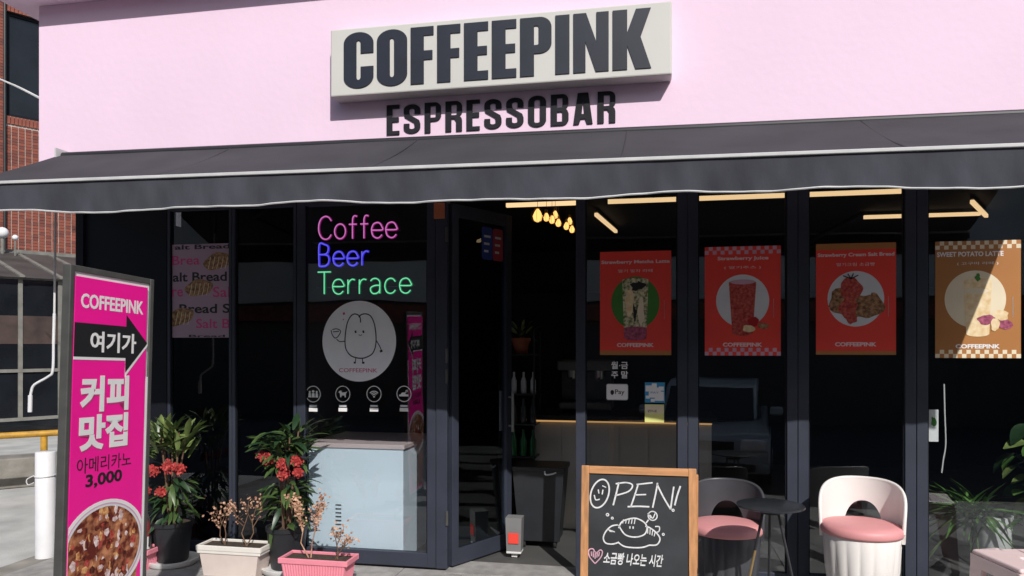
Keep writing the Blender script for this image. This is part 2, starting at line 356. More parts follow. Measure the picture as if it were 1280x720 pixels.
    m['tyre'] = mat('tyre', (0.02, 0.02, 0.02), rough=0.9)
    m['rim'] = mat('alloy', (0.5, 0.5, 0.5), rough=0.3, metal=0.8)
    m['lamp'] = mat('lamp_lens', (0.75, 0.78, 0.78), rough=0.1, coat=1)
    m['opp'] = mat('pale_render_across_street', (0.62, 0.61, 0.57), rough=0.9, var=0.12, scale=0.8)
    m['oppdark'] = mat('dark_shopfront_across_street', (0.05, 0.05, 0.055), rough=0.4, var=0.2)
    m['shade'] = mat('dark_blind', (0.028, 0.030, 0.034), rough=0.9, var=0.12, scale=1.5)
mats()
glass('shop_glass', tint=(0.93, 0.95, 0.955), refl=3.0)
glass('door_glass', tint=(0.62, 0.66, 0.70), refl=2.4)
glass('tinted_glass', tint=(0.35, 0.37, 0.42), refl=1.9)

# ------------------------------------------------------------------ ground
def ring(x0, x1, y0, y1, z, name, m, base=None):
    o = MB().box(x0, x1, y0, y1, z-0.3, z).build(name, m); tag(o, kind='structure'); return o
ring(-90, 90, -90, 90, -0.55, 'ground', M['asphalt'])
for k in range(3): ring(-14, 12, -2.9-.35*(k+1), -2.9-.35*k-.004, -.15*(k+1), 'steps', M['oldconc'])
o = MB().box(-30, -3.99, -2.89, 30, -0.8, -0.004).build('lane', M['concrete']); tag(o, kind='structure')
pav = MB().box(-3.98, 12, -2.9, 0.02, -0.8, 0.0).build('pavement', M['oldconc']); tag(pav, kind='structure')
# paving slabs laid 4 mm proud with open joints, singly where the photo shows the ground
sx_ = 0.40; slab_me = MB().box(-sx_/2+.003, sx_/2-.003, -.147, .147, 0, 0.012, b=0.003).mesh('paving_slab', M['slab'])
pinv = world_of(pav).inverted()
far = MB()
for i in range(40):
    for j in range(9):
        x = -3.78+i*0.4; y = -0.15-j*0.3
        if x > 11.8: continue
        if x < 2.6 and j < 4: inst('paving_slab', slab_me, pav, pinv @ Vector((x, y, 0)))
        else: far.box(x-.197, x+.197, y-.147, y+.147, 0, .012)
o = far.build('paving_slabs', M['slab'], pav); o['kind'] = 'stuff'
o = MB().box(-4.16, -3.985, -2.88, 0.02, -0.3, 0.006, b=0.008).build('kerb', M['oldconc']); tag(o, kind='structure')
GZ = 0.012
# ------------------------------------------------------------------ cafe building
B = thing('cafe_building', (-0.8, 1.0, 0), 'pink rendered coffee shop with black window fronts under the awning', 'building')
XL, XR = -3.99, 5.2
FT = 3.67
MB().box(-3.975, XR, -0.35, 0.0, 2.44, FT-.002).build('fascia', M['pink'], B)
MB().box(-4.16, XR, -0.505, 5.4, FT, FT+0.42, b=0.006).build('overhang', M['pink'], B)
MB().box(-3.975, XR, 0.003, 5.3, 2.80, FT-.004).build('upper_floor', M['pink'], B)
MB().box(XL, -3.93, -0.02, 5.3, 0.0, 2.438).build('side_wall', M['blackpanel'], B)
MB().box(XL-.004, -3.29, -.0, .10, 0.0, 2.436).build('corner_panel', M['blackpanel'], B)
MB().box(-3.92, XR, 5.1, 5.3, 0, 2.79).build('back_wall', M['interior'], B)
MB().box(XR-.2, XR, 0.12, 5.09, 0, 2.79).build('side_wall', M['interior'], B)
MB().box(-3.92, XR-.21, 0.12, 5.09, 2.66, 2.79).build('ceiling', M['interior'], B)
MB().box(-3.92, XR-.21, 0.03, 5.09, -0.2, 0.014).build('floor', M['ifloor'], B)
MB().box(-1.30, -.47, -0.06, 0.20, 0.0, 0.018).build('threshold', M['slab'], B)
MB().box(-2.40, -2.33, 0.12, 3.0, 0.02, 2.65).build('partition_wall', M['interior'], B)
# posts between the glazing (each a post), windows with frame + pane
def window(x0, x1, gl='shop_glass', z0=0.02, z1=2.43, fw=0.058, bot=0.09, y=0.0):
    fr = MB()
    fr.box(x0, x0+fw, y, y+.055, z0, z1, b=.003); fr.box(x1-fw, x1, y, y+.055, z0, z1, b=.003)
    fr.box(x0+fw, x1-fw, y+.003, y+.052, z0, z0+bot, b=.003); fr.box(x0+fw, x1-fw, y+.003, y+.052, z1-.07, z1, b=.003)
    f = fr.build('window', M['metal'], B)
    MB().box(x0+fw-.004, x1-fw+.004, y+.022, y+.030, z0+bot-.004, z1-.066).build('pane', MATS[gl], f)
    gk = MB()
    for a in (x0+fw, x1-fw-.008): gk.box(a, a+.008, y+.012, y+.040, z0+bot, z1-.07)
    gk.build('gasket', M['blackpanel'], f)
    return f
window(-3.285, -2.80, 'tinted_glass', fw=.02); window(-2.797, -2.33, 'tinted_glass', fw=.02)
window(-2.325, -1.37)
xs = [-0.476, 0.193, 0.196, 0.817, 0.820, 1.453, 1.456, 2.10, 2.103, 2.74, 2.743, 3.4, 3.403, 4.2, 4.203, 5.19]
for a, b in zip(xs[::2], xs[1::2]): window(a, b)
MB().box(-1.366, -1.292, -.01, .07, 0.02, 2.43, b=.004).build('door_jamb', M['metal'], B)
MB().box(-1.29, -.478, .0, .06, 2.36, 2.43).build('door_head', M['metal'], B)
ob = MB().box(-1.375, -1.305, -.03, -.011, 2.245, 2.345, b=.004).build('alarm_box', M['orangebox'], B)
# open door leaf
dv = (Vector((-1.02, 0.517, 0))-Vector((-1.286, 0.02, 0))); dl = 0.60; da = math.atan2(dv.y, dv.x)
DM = Matrix.Translation((-1.286, 0.035, 0)) @ Matrix.Rotation(da, 4, 'Z')
dr = MB(); dr.box(0, .06, -.022, .022, .03, 2.35, DM, b=.003); dr.box(dl-.06, dl, -.022, .022, .03, 2.35, DM, b=.003)
dr.box(.06, dl-.06, -.02, .02, .03, .13, DM); dr.box(.06, dl-.06, -.02, .02, 2.27, 2.35, DM)
door = dr.build('door', M['metal'], B)
MB().box(.056, dl-.056, -.004, .004, .126, 2.274, DM).build('door_glass', MATS['door_glass'], door)
for sg in (-1, 1):
    hd = MB(); hd.tube([DM @ Vector((dl-.03, sg*.055, z)) for z in (.84, 1.12)], .010)
    for z in (.88, 1.08): hd.tube([DM @ Vector((dl-.03, sg*.02, z)), DM @ Vector((dl-.03, sg*.055, z))], .007)
    hd.build('door_handle', M['rim'], door)
for z in (.3, 1.2, 1.33, 2.1): MB().tube([(-1.293, -.013, z), (-1.293, -.013, z+.09)], .009).build('hinge', M['steel'], door)

# dark blind / curtain behind the tinted panes
o = MB().box(-3.27, -2.36, 0.13, 0.15, 0.05, 2.6).build('blackout_panel', M['shade'], B)

# ------------------------------------------------------------------ sign box and lettering
sx0, sx1 = -1.875, 0.113; sz0, sz1 = 2.905, 3.305
SY0, SY1 = -0.47, -0.352
sg = thing('sign_box', (-0.88, -0.41, sz0), 'long off-white box sign with heavy black coffee shop name on the pink wall', 'sign')
p0 = atY(413, 35, SY0); p1 = atY(413, 119, SY0); p2 = atY(840, 3, SY0); p3 = atY(840, 95, SY0)
sx0, sx1 = p0.x, p2.x; sz1 = (p0.z+p2.z)/2; sz0 = (p1.z+p3.z)/2
MB().box(sx0, sx1, SY0, SY1, sz0, sz1, b=.008).build('box', M['signface'], sg)
def word_letters(word, xa, xb, za, zb, y0, y1, m, parent, gap, s):
    ws = [glyph(c, s) for c in word]; tot = sum(g[1] for g in ws)+gap*(len(word)-1); k = (xb-xa)/tot; x = xa
    for g, wd in ws:
        vs, fs = curve_mesh(g, 0.5); h = zb-za
        mb = MB().add([Vector((x+v.x*k, y1+(y0-y1)*(v.z+.5), za+v.y*h)) for v in vs], fs)
        mb.build('letter', m, parent); x += (wd+gap)*k
a = atY(429, 108, SY0-.012); b = atY(429, 38, SY0-.012); c = atY(814, 87, SY0-.012); d = atY(814, 12, SY0-.012)
word_letters('COFFEEPINK', a.x, c.x, (a.z+c.z)/2, (b.z+d.z)/2, SY0-.006, SY0+.004, M['letter'], sg, .065, .235)
es = thing('wall_lettering', (-.9, -.37, 2.72), 'smaller black espresso bar letters on the pink wall under the box sign', 'lettering')
a = atY(482, 170, -.375); b = atY(482, 131, -.375); c = atY(769, 158, -.375); d = atY(769, 117, -.375)
word_letters('ESPRESSOBAR', a.x, c.x, (a.z+c.z)/2+.020, (b.z+d.z)/2+.012, -.359, -.349, M['letter2'], es, .15, .185)

# ------------------------------------------------------------------ awning
AX0, AX1 = -3.76, 2.19; AY0, AY1 = -.352, -1.20; AZ0, AZ1 = 2.685, 2.308
def _tz(mb):
    for v in mb.v: v.z -= .010*(v.x+3.7)
    return mb
MB.tiltz = _tz
aw = thing('awning', ((AX0+AX1)/2, AY0, 2.4), 'long charcoal fabric awning with white edged valance across the shop front', 'awning')
nx, ny = 150, 8; mb = MB(); vs = []; fs = []
for th in (0, -.004):
    for j in range(ny+1):
        for i in range(nx+1):
            x = AX0+(AX1-AX0)*i/nx; t = j/ny
            sag = -.020*math.sin(math.pi*t)*(1+.35*math.sin(x*2.1+1))-.004*math.sin(x*9+t*4)*math.sin(math.pi*t)
            vs.append((x, AY0-.02+(AY1-AY0+.02)*t, AZ0+(AZ1-AZ0)*t+sag+th))
N_ = (nx+1)*(ny+1)
for j in range(ny):
    for i in range(nx):
        a = j*(nx+1)+i; fs += [(a, a+1, a+nx+2, a+nx+1), (a+N_, a+nx+1+N_, a+nx+2+N_, a+1+N_)]
mb.add(vs, fs).tiltz().build('canopy', M['awning'], aw, sm=60)
def vy(x, t): return AY1-.012+t*(.012*math.sin(x*4.3+.7)+.009*math.sin(x*11+2+t*1.5)+.006*math.sin(x*23+t*2)+.003*math.sin(x*47-t*3))
def vb(x): return 2.150+.008*math.sin(x*3.1+.4)+.006*math.sin(x*7.7+1.3)
vs = []; fs = []; nx = 260; rows = 10
for th in (0, .003):
    for j in range(rows+1):
        for i in range(nx+1):
            x = AX0+(AX1-AX0)*i/nx; t = j/rows
            vs.append((x, vy(x, t)+th, AZ1-.012+(vb(x)-AZ1+.012)*t))
N_ = (nx+1)*(rows+1)
for j in range(rows):
    for i in range(nx):
        a = j*(nx+1)+i; fs += [(a, a+1, a+nx+2, a+nx+1), (a+N_, a+nx+1+N_, a+nx+2+N_, a+1+N_)]
val = MB().add(vs, fs).tiltz().build('valance', M['valance'], aw, sm=60)
for xs_ in (-2.55, -1.35, -.15, 1.05):
    MB().tube([(xs_, AY0-.02+(AY1-AY0+.02)*t, AZ0+(AZ1-AZ0)*t-.020*math.sin(math.pi*t)*(1+.35*math.sin(xs_*2.1+1))+.0005) for t in [q_/8 for q_ in range(9)]], .0035, 5).tiltz().build('seam', M['seam'], aw)
MB().tube([(AX0+(AX1-AX0)*i/260, vy(AX0+(AX1-AX0)*i/260, 1), vb(AX0+(AX1-AX0)*i/260)-.002) for i in range(261)], .0048, 6).tiltz().build('piping', M['trim'], val)
MB().box(AX0-.01, AX1+.01, AY1-.024, AY1+.03, AZ1-.011, AZ1+.005, b=.003).tiltz().build('front_bar', M['trim'], aw)
MB().box(AX0, AX1, AY1+.014, AY1+.03, AZ1-.05, AZ1-.014).tiltz().build('front_rail', M['awndark'], aw)
MB().tube([(AX0, -.40, AZ0-.026), (AX1, -.40, AZ0-.026)], .026, 14).tiltz().build('roller', M['awndark'], aw)
cs = MB()
x = AX0
for i in range(120):                                                   # crumpled cloth edge along the roller
    x1 = x+(AX1-AX0)/120; h = .008+.012*random.random()
    cs.box(x, x1, -.40, -.354, AZ0-.030, AZ0-.022+h*.3); x = x1
cs.tiltz().build('wall_rail', M['awndark'], aw)
for x in (AX0+.01, AX1-.01): MB().prism([(x-.006, AZ0-.06), (x+.006, AZ0-.06), (x+.006, AZ0+.015), (x-.006, AZ0+.015)], -.46, -.352).tiltz().build('end_bracket', M['trim'], aw)
for xa, sgn in ((-2.6, -1), (-.9, 1), (1.0, 1)):
    MB().tube([(xa, -.38, 2.56), (xa+sgn*.5, -.75, 2.45), (xa+sgn*.12, -1.17, 2.25)], .018, 8).tiltz().build('folding_arm', M['awndark'], aw)
# crank rod hanging at the left end
q = [atD(70, 262, 4.35), atD(68, 392, 4.35)]; q2 = [atD(68, 390, 4.35), atD(67, 430, 4.35)]
cr = thing('crank_rod', (q2[0].x, q2[0].y, 1.1), 'thin white awning crank rod with bent handle hanging left of the black corner', 'crank')
top = Vector((q[0].x, q[0].y, 2.34))
MB().tube([top, q[1]], .0062, 8).build('rod', M['saucer'], cr)
MB().tube([q[1], q2[1]], .0085, 8).build('sleeve', M['bollard'], cr)
MB().tube(smooth([q2[1], atD(66, 463, 4.35), atD(60, 471, 4.35), atD(43, 481, 4.35), atD(39, 490, 4.35), atD(38, 497, 4.35)]), .0075, 8).build('handle', M['bollard'], cr)
MB().tube([atD(38, 494, 4.35), atD(37.5, 515, 4.35)], .012, 10).build('grip', M['bollard'], cr)
MB().tube([top, (top.x, top.y-.0, 2.36), (top.x+.25, -.42, 2.62)], .012, 8).build('gear_arm', M['awndark'], cr)

# ------------------------------------------------------------------ print helpers in a frame: x right, z up, front -y
def frame(parent_name, origin, rz, label, cat, group=None, roll=0.0):
    t = thing(parent_name, origin, label, cat, group, rz)
    if roll: t.rotation_euler = (0, roll, rz)
    return t
def P(mb, name, m, t, y=0): return mb.build(name, M[m], t, local=True)

# pink pavement sign
C0 = atD(65, 600, 2.72); C1 = atD(175, 600, 3.18)
c0 = Vector((C0.x, C0.y, 0)); c1 = Vector((C1.x, C1.y, 0)); wS = (c1-c0).length
angS = math.atan2((c1-c0).y, (c1-c0).x); mid = (c0+c1)/2; mid.z = GZ
HS = H+99*2.74/F - GZ
sgn = frame('pavement_sign', mid, angS, 'tall magenta pavement sign with arrow and iced coffee cup at the left', 'pavement sign', roll=R(2.3))
hw = wS/2; fr = .023; TH_ = .018
f_ = MB(); f_.box(-hw, -hw+fr, -TH_, TH_, .04, HS, b=.003); f_.box(hw-fr, hw, -TH_, TH_, .04, HS, b=.003)
f_.box(-hw+fr, hw-fr, -TH_+.002, TH_-.002, HS-fr, HS, b=.002); f_.box(-hw+fr, hw-fr, -TH_+.002, TH_-.002, .06, .06+fr, b=.002)
P(f_, 'frame', 'steel', sgn)
P(MB().box(-hw-.02, -hw+.03, -.20, .20, 0, .04, b=.004), 'foot', 'steel', sgn); P(MB().box(hw-.03, hw+.02, -.20, .20, 0, .04, b=.004), 'foot', 'steel', sgn)
P(MB().box(-hw+.006, hw-.006, -.010, .010, .08, HS-.004), 'inner_board', 'white', sgn)
px0, px1 = -hw+fr+.002, hw-fr-.002; pw = px1-px0
def X(u): return px0+u*pw
def Zs(py): return H-(py-HY)*(2.93)/F-GZ          # height of a row of the print at mid distance
topP = HS-fr-.018
for side in (0, 1):
    MM = Matrix.Identity(4) if side == 0 else Matrix.Rotation(math.pi, 4, 'Z')
    yb = -.014
    def Q(mb, name, m, par=None):
        mb.xf(MM); return mb.build(name, M[m], par or sgn, local=True)
    pan = Q(MB().box(px0, px1-.016, yb-.004, yb, .10, topP, b=.001), 'panel', 'magenta')
    y = yb-.0045
    if side == 0:
        Q(MB().box(px1-.015, px1+.0, yb-.003, yb, .10, Zs(472)), 'panel_edge', 'white')
    Q(text_geo('COFFEEPINK', X(.07), X(.90), Zs(388), Zs(370), y, bold=.025), 'lettering', 'white', pan)
    za, zb, zc, zd = Zs(447), Zs(406), Zs(466), Zs(391)
    Q(MB().prism([(X(0), za-.012), (X(.66), za-.012), (X(.66), zc-.018), (X(.97), (za+zb)/2-.014), (X(.97), (za+zb)/2+.002), (X(.66), zc+.01), (X(.66), za), (X(0), za)], y-.0008, y), 'arrow_shadow', 'white', pan)
    Q(MB().prism([(X(0), za), (X(.66), za), (X(.66), zc), (X(.97), (za+zb)/2), (X(.66), zd), (X(.66), zb), (X(0), zb)], y-.0016, y-.0008), 'arrow', 'black', pan)
    Q(text_geo('여기가', X(.19), X(.80), Zs(441), Zs(415), y-.0024, bold=.025), 'lettering', 'white', pan)
    for s_, z1_, z2_ in (('커피', 515, 470), ('맛집', 562, 518)):
        Q(text_geo(s_, X(.10), X(.73), Zs(z1_)-.005, Zs(z2_)-.005, y+.0003, bold=.045), 'lettering_shadow', 'rose', pan)
        Q(text_geo(s_, X(.09), X(.72), Zs(z1_), Zs(z2_), y-.0008, bold=.04), 'lettering', 'white', pan)
    Q(text_geo('아메리카노', X(.08), X(.78), Zs(589), Zs(570), y, bold=.0), 'lettering', 'black', pan)
    Q(text_geo('3,000', X(.19), X(.66), Zs(609), Zs(591), y, bold=.03), 'lettering', 'black', pan)
    # cup of iced coffee seen from above, printed
    cx, cz = X(.45), Zs(688); rx, rz = pw*.56, .195
    def half(k, e=0):
        pts = []
        for i in range(49):
            a = 2*math.pi*i/48; xx = cx+rx*k*math.cos(a); zz = cz+rz*k*math.sin(a)+e
            pts.append((min(max(xx, px0+.001), px1-.018), zz))
        return pts[:-1]
    Q(MB().prism([(X(.02), .12), (X(.82), .12), (X(.93), cz-.02), (X(.0)+.001, cz-.02)], y-.0003, y), 'cup_body', 'coffee', pan)
    Q(MB().prism(half(1), y-.0008, y-.0002), 'cup_rim', 'white', pan)
    Q(MB().prism(half(.93), y-.0011, y-.0007), 'cup_rim_line', 'printpink', pan)
    Q(MB().prism(half(.90), y-.0015, y-.0009), 'cup_rim_inner', 'printgrey', pan)
    Q(MB().prism(half(.86), y-.0019, y-.0014), 'iced_coffee', 'coffee', pan)
    ice = MB(); rnd = random.Random(3+side)
    for i in range(120):
        a = rnd.random()*6.28; r_ = math.sqrt(rnd.random())*.82; sx_, sz_ = (.006+rnd.random()*.012, .008+rnd.random()*.018)
        ox, oz = cx+rx*r_*math.cos(a), cz+rz*r_*math.sin(a); ph = rnd.random()*6
        poly = [(min(max(ox+sx_*math.cos(ph+k*1.256)*(.7+.5*rnd.random()), px0+.004), px1-.03), oz+sz_*math.sin(ph+k*1.256)*(.7+.5*rnd.random())) for k in range(5)]
        ice.prism(poly, y-.0020-.00001*i, y-.0019)
        if i % 8 == 7: Q(ice, 'ice_cubes', ('amber', 'darkcola', 'paleice', 'coffee', 'berry', 'darkcola', 'paleice')[(i//8) % 7], pan)['kind'] = 'stuff'; ice = MB()

# ------------------------------------------------------------------ chalkboard A-frame
bw = .525; bh = .875; cb = frame('chalkboard', (atD(797, 700, 3.32).x, atD(797, 700, 3.32).y+.0, GZ), R(0), 'wooden A-frame chalkboard with chalked open greeting and bread drawing', 'chalkboard')
TL = Matrix.Rotation(R(-8), 4, 'X')
hf = bw/2; cwid = .036
def L(mb, name, m, par=None): mb.xf(TL); return mb.build(name, M[m], par or cb, local=True)
for e_ in (-hf, hf-cwid): L(MB().box(e_, e_+cwid, -.012, .012, 0, bh, b=.003), 'frame_stile', 'wood')
for e_ in (bh-cwid, .10): L(MB().box(-hf+cwid, hf-cwid, -.0115, .0115, e_, e_+cwid-.001, b=.002), 'frame_rail', 'woodh')
brd = L(MB().box(-hf+cwid-.004, hf-cwid+.004, -.003, .003, .11, bh-cwid+.004), 'board', 'chalkboard')
TB = Matrix.Translation((0, math.sin(R(8))*bh*2*0+.01, 0))
bk = MB(); B2 = Matrix.Translation((0, 0.125+.10, 0)) @ Matrix.Rotation(R(7), 4, 'X')
TLi = TL
for e0, e1 in ((-hf+.003, -hf+cwid), (hf-cwid, hf+.009)): MB().box(e0, e1, -.012, .012, 0, bh-.03, B2, b=.003).build('back_leg', M['wood'], cb, local=True)
MB().box(-hf+cwid, hf-cwid, -.010, .010, .10, .14, B2).build('back_rail', M['woodh'], cb, local=True)
MB().box(-hf+cwid, hf-cwid, -.003, .003, .13, bh-.04, B2).build('back_board', M['chalkboard'], cb, local=True)
MB().tube([(hf+.002, .06, .40), (hf+.004, .11, .375), (hf+.004, .17, .40)], .004, 6).build('stay', M['awndark'], cb, local=True)
# drawing: coordinates from photo pixels on the board (x 725..868, y 595 down)
def K(px, py): return ((px-797)/(868-725)*bw, bh-(py-594)*bw/143*.995)
def line(pts, wd=.0055, col='chalk', closed=False, nm='chalk_line'):
    mb = MB().ribbon([K(*p) for p in pts], wd, -.0042, closed=closed); return L(mb, nm, col, brd)
def ell(cx, cy, rx, ry, rot=0, n=12, a0=0, a1=360):
    r_ = []
    for i in range(n if a1-a0 == 360 else n+1):
        a = R(a0+(a1-a0)*i/n); x, y = rx*math.cos(a), ry*math.sin(a); c_, s_ = math.cos(R(rot)), math.sin(R(rot))
        r_.append((cx+x*c_-y*s_, cy+x*s_+y*c_))
    return r_
line(ell(749, 629, 11, 18.5, 18), .007, closed=True)
line([(747, 624), (748, 629)]); line([(753, 624), (752, 630)]); line([(742, 631), (744, 637), (749, 636)]); line([(752, 619), (757, 621)], .004)
line([(773, 614), (770, 627), (766, 643)], .0075); line([(769, 616), (782, 614), (790, 617), (785, 625), (768, 631)], .0065)
line([(797, 616), (793, 629), (788, 644)], .007); line([(795, 616), (815, 613)], .0065); line([(793, 629), (807, 628)], .006); line([(784, 644), (797, 643), (811, 643)], .007)
line([(821, 613), (819, 625), (815, 644)], .007); line([(820, 614), (828, 630), (837, 645)], .007); line([(837, 645), (839, 630), (841, 617)], .007)
line([(849, 616), (845, 628), (842, 640)], .0075); line(ell(840, 646, 1.3, 1.3), .004, closed=True)
# croissant bun with a face
line([(773, 671), (777, 663), (786, 659), (795, 658), (804, 662), (808, 668), (806, 676), (799, 680), (790, 681), (782, 679), (777, 674), (773, 667)], .0062)
line([(772, 667), (764, 669), (757, 676), (754, 684), (757, 690), (765, 691), (772, 689)], .0062)
line([(772, 688), (780, 693), (792, 694), (803, 693), (811, 690)], .0062); line([(811, 690), (820, 689), (824, 682), (820, 675), (812, 669), (806, 667)], .0062)
line([(787, 668), (787, 671)], .006); line([(791, 668), (791, 671)], .006)
for i in range(5): line([(779+i*3.6, 660-.3*i), (778+i*3.6, 665)], .004)
for i in range(4): line([(760+i*1.5, 673+i*.5), (763+i*1.8, 676)], .004)
for i in range(4): line([(809+i*3, 668+i*2), (809+i*2.6, 676+i)], .004)
line([(807, 663), (810, 659)], .006); line(ell(815, 654, 5.5, 5.5), .005, closed=True); line([(812, 653), (815, 657), (818, 651)], .005); line([(809, 651), (813, 657)], .005)
line([(818, 667), (823, 667), (823, 672), (820, 674)], .005); line(ell(828, 676, 1.2, 1.2), .004, closed=True); line(ell(759, 655, 1.5, 1.5), .005, closed=True); line(ell(765, 659, 1.2, 1.2), .004, closed=True)
# pink heart, filled with hatching
line([(744, 716), (737, 708), (736, 700), (741, 698), (745, 703), (750, 699), (753, 701), (751, 708), (744, 716)], .005, 'chalkpink')
for i in range(5): line([(739+i*2.6, 701+abs(i-2)*.2), (739.5+i*2.2, 710-abs(i-2)*1.5)], .005, 'chalkpink')
x0, z0 = K(754, 716); x1, z1 = K(828, 701)
L(text_geo('소금빵 나오는 시간', x0, x1, z0, z1, -.0035, bold=.02, shear=.25), 'chalk_lettering', 'chalk', brd)
x0, z0 = K(750, 745); x1, z1 = K(845, 727)

# ------------------------------------------------------------------ tub chairs
def chair(loc, rz, shell, label, s=1.0):
    t = thing('tub_chair', loc, label, 'chair', 'tub chairs in front of the windows', rz)
    t.scale = (s*.88, s*.84, s)
    nf = 18
    def rf(a, z): return 1+.065*abs(math.cos(a*nf/2))**.7*min(1, max(0, (.43-z)/.03))
    prof = [(.150, 0), (.158, .006), (.165, .05), (.195, .25), (.218, .43), (.214, .436)]
    MB().lathe(prof, 176, rf=rf).build('ribbed_base', M[shell], t, local=True, sm=50)
    r0 = .223
    MB().lathe([(r0-.02, .432), (r0+.004, .436), (r0+.009, .448), (r0+.008, .468), (r0-.004, .482), (r0-.05, .492), (.1, .499), (.002, .5)], 64).build('seat_cushion', M['cushion'], t, local=True, sm=60)
    mb = MB(); A = 100; n = 72; rows = 10; vs = []; fs = []
    def tp(th):
        return .455+.240*(1-abs(th/A)**3.0)**.5
    def bt(th):
        q = abs(th)/31
        return .405+(.168*(1-q**2.2)**.5 if q < 1 else 0)
    for side in (0, 1):
        for i in range(n+1):
            th = -A+2*A*i/n
            for j in range(rows+1):
                zz = bt(th)+(tp(th)-bt(th))*j/rows; fl = .012*(zz-.42)/.3
                rr = (r0+.013+fl) if side == 0 else (r0-.005+fl)
                rr -= .004*(1 if side == 0 and j == rows else 0)
                a = R(90+th); vs.append((rr*math.cos(a), rr*math.sin(a), zz))
    m_ = (n+1)*(rows+1)
    for i in range(n):
        for j in range(rows):
            a = i*(rows+1)+j; fs += [(a, a+rows+1, a+rows+2, a+1), (a+m_, a+1+m_, a+rows+2+m_, a+rows+1+m_)]
        a = i*(rows+1); fs += [(a, a+m_, a+rows+1+m_, a+rows+1), (a+rows, a+2*rows+1, a+2*rows+1+m_, a+rows+m_)]
    for i in (0, n):
        for j in range(rows): a = i*(rows+1)+j; fs.append((a, a+1, a+1+m_, a+m_))
    mb.add(vs, fs).build('backrest', M[shell], t, local=True, sm=50)
    edge = [((r0+.004+.012*(tp(th)-.42)/.3)*math.cos(R(90+th)), (r0+.004+.012*(tp(th)-.42)/.3)*math.sin(R(90+th)), tp(th)) for th in [-A+2*A*i/90 for i in range(91)]]
    MB().tube(edge, .0105, 8).build('rim', M[shell], t, local=True, sm=60)
    return t
w_ = atD(1077, 600, 3.93); chair((w_.x, w_.y, GZ), R(-17), 'chairwhite', 'ivory ribbed tub chair with pink seat and arched opening in its back')
w_ = atD(907, 600, 4.03); chair((w_.x, w_.y, GZ), R(-8), 'chairblack', 'dark grey ribbed tub chair with pink seat, behind the chalkboard', .96)

# round bistro table
tl = atD(963, 637, 3.54); tb = thing('bistro_table', (tl.x, tl.y, GZ), 'small round dark table with splayed brass tipped legs between the tub chairs', 'table')
MB().lathe([(.150, .660), (.156, .662), (.156, .669), (.150, .671), (.01, .671)], 56).build('table_top', M['tabletop'], tb, local=True, sm=40)
MB().lathe([(.05, .63), (.05, .656)], 20).build('hub', M['awndark'], tb, local=True)
for k in range(3):
    a = R(205+120*k); c_, s_ = math.cos(a), math.sin(a)
    up_ = Vector((c_*.04, s_*.04, .635)); dn = Vector((c_*.19, s_*.19, 0)); md = up_.lerp(dn, .30 if k == 0 else .12)
    lg = MB().tube([up_, up_.lerp(dn, .28)], .0065, 8).build('leg', M['awndark'], tb, local=True)
    MB().tube([up_.lerp(dn, .27), dn], .006, 8).build('brass_leg', M['gold'] if k == 0 else M['awndark'], lg, local=True)

# pale pink stool at lower right
s0 = thing('plastic_stool', (atD(1288, 700, 3.45).x, atD(1288, 700, 3.45).y, GZ-.012), 'pale pink plastic stool with slot handle, cut off at the lower right corner', 'stool', rz=R(12))
mb = MB(); w2 = .17
tpm = MB()
# top with a slot built from four blocks around the opening
hx0, hx1, hy0, hy1 = -.045, .045, -.02, .012
for bx_ in ((-w2, hx0, -w2, w2), (hx1, w2, -w2, w2), (hx0, hx1, -w2, hy0), (hx0, hx1, hy1, w2)): tpm.box(bx_[0], bx_[1], bx_[2], bx_[3], .425, .45)
bmt = bmesh.new(); me_ = tpm.mesh('x'); bmt.from_mesh(me_); bmesh.ops.remove_doubles(bmt, verts=bmt.verts, dist=1e-5); bmt.to_mesh(me_); bmt.free()
me_.materials.append(M['stool']); ot = bpy.data.objects.new('seat', me_); COL.objects.link(ot); ot.parent = s0
bv = ot.modifiers.new('b', 'BEVEL'); bv.width = .014; bv.segments = 3
for sx_, sy_ in ((-1, -1), (1, -1), (1, 1), (-1, 1)):
    lg = MB(); x_, y_ = sx_*w2, sy_*w2
    lg.add([(x_, y_, .43), (x_-sx_*.09, y_, .43), (x_-sx_*.09, y_-sy_*.012, .43), (x_-sx_*.012, y_-sy_*.012, .43), (x_-sx_*.012, y_-sy_*.09, .43), (x_, y_-sy_*.09, .43),
            (x_*1.12, y_*1.12, 0), (x_*1.12-sx_*.04, y_*1.12, 0), (x_*1.12-sx_*.04, y_*1.12-sy_*.012, 0), (x_*1.12-sx_*.012, y_*1.12-sy_*.012, 0), (x_*1.12-sx_*.012, y_*1.12-sy_*.04, 0), (x_*1.12, y_*1.12-sy_*.04, 0)],
           [(0, 1, 2, 3, 4, 5), (6, 7, 8, 9, 10, 11)]+[(i, (i+1) % 6, (i+1) % 6+6, i+6) for i in range(6)])
    lg.build('leg', M['stool'], s0, local=True)
sk = MB()
for a in range(4):
    sk.box(-w2-.002, w2+.002, -w2-.004, -w2+.008, .37, .43, Matrix.Rotation(a*math.pi/2, 4, 'Z'), b=.003)
sk.build('skirt', M['stool'], s0, local=True)

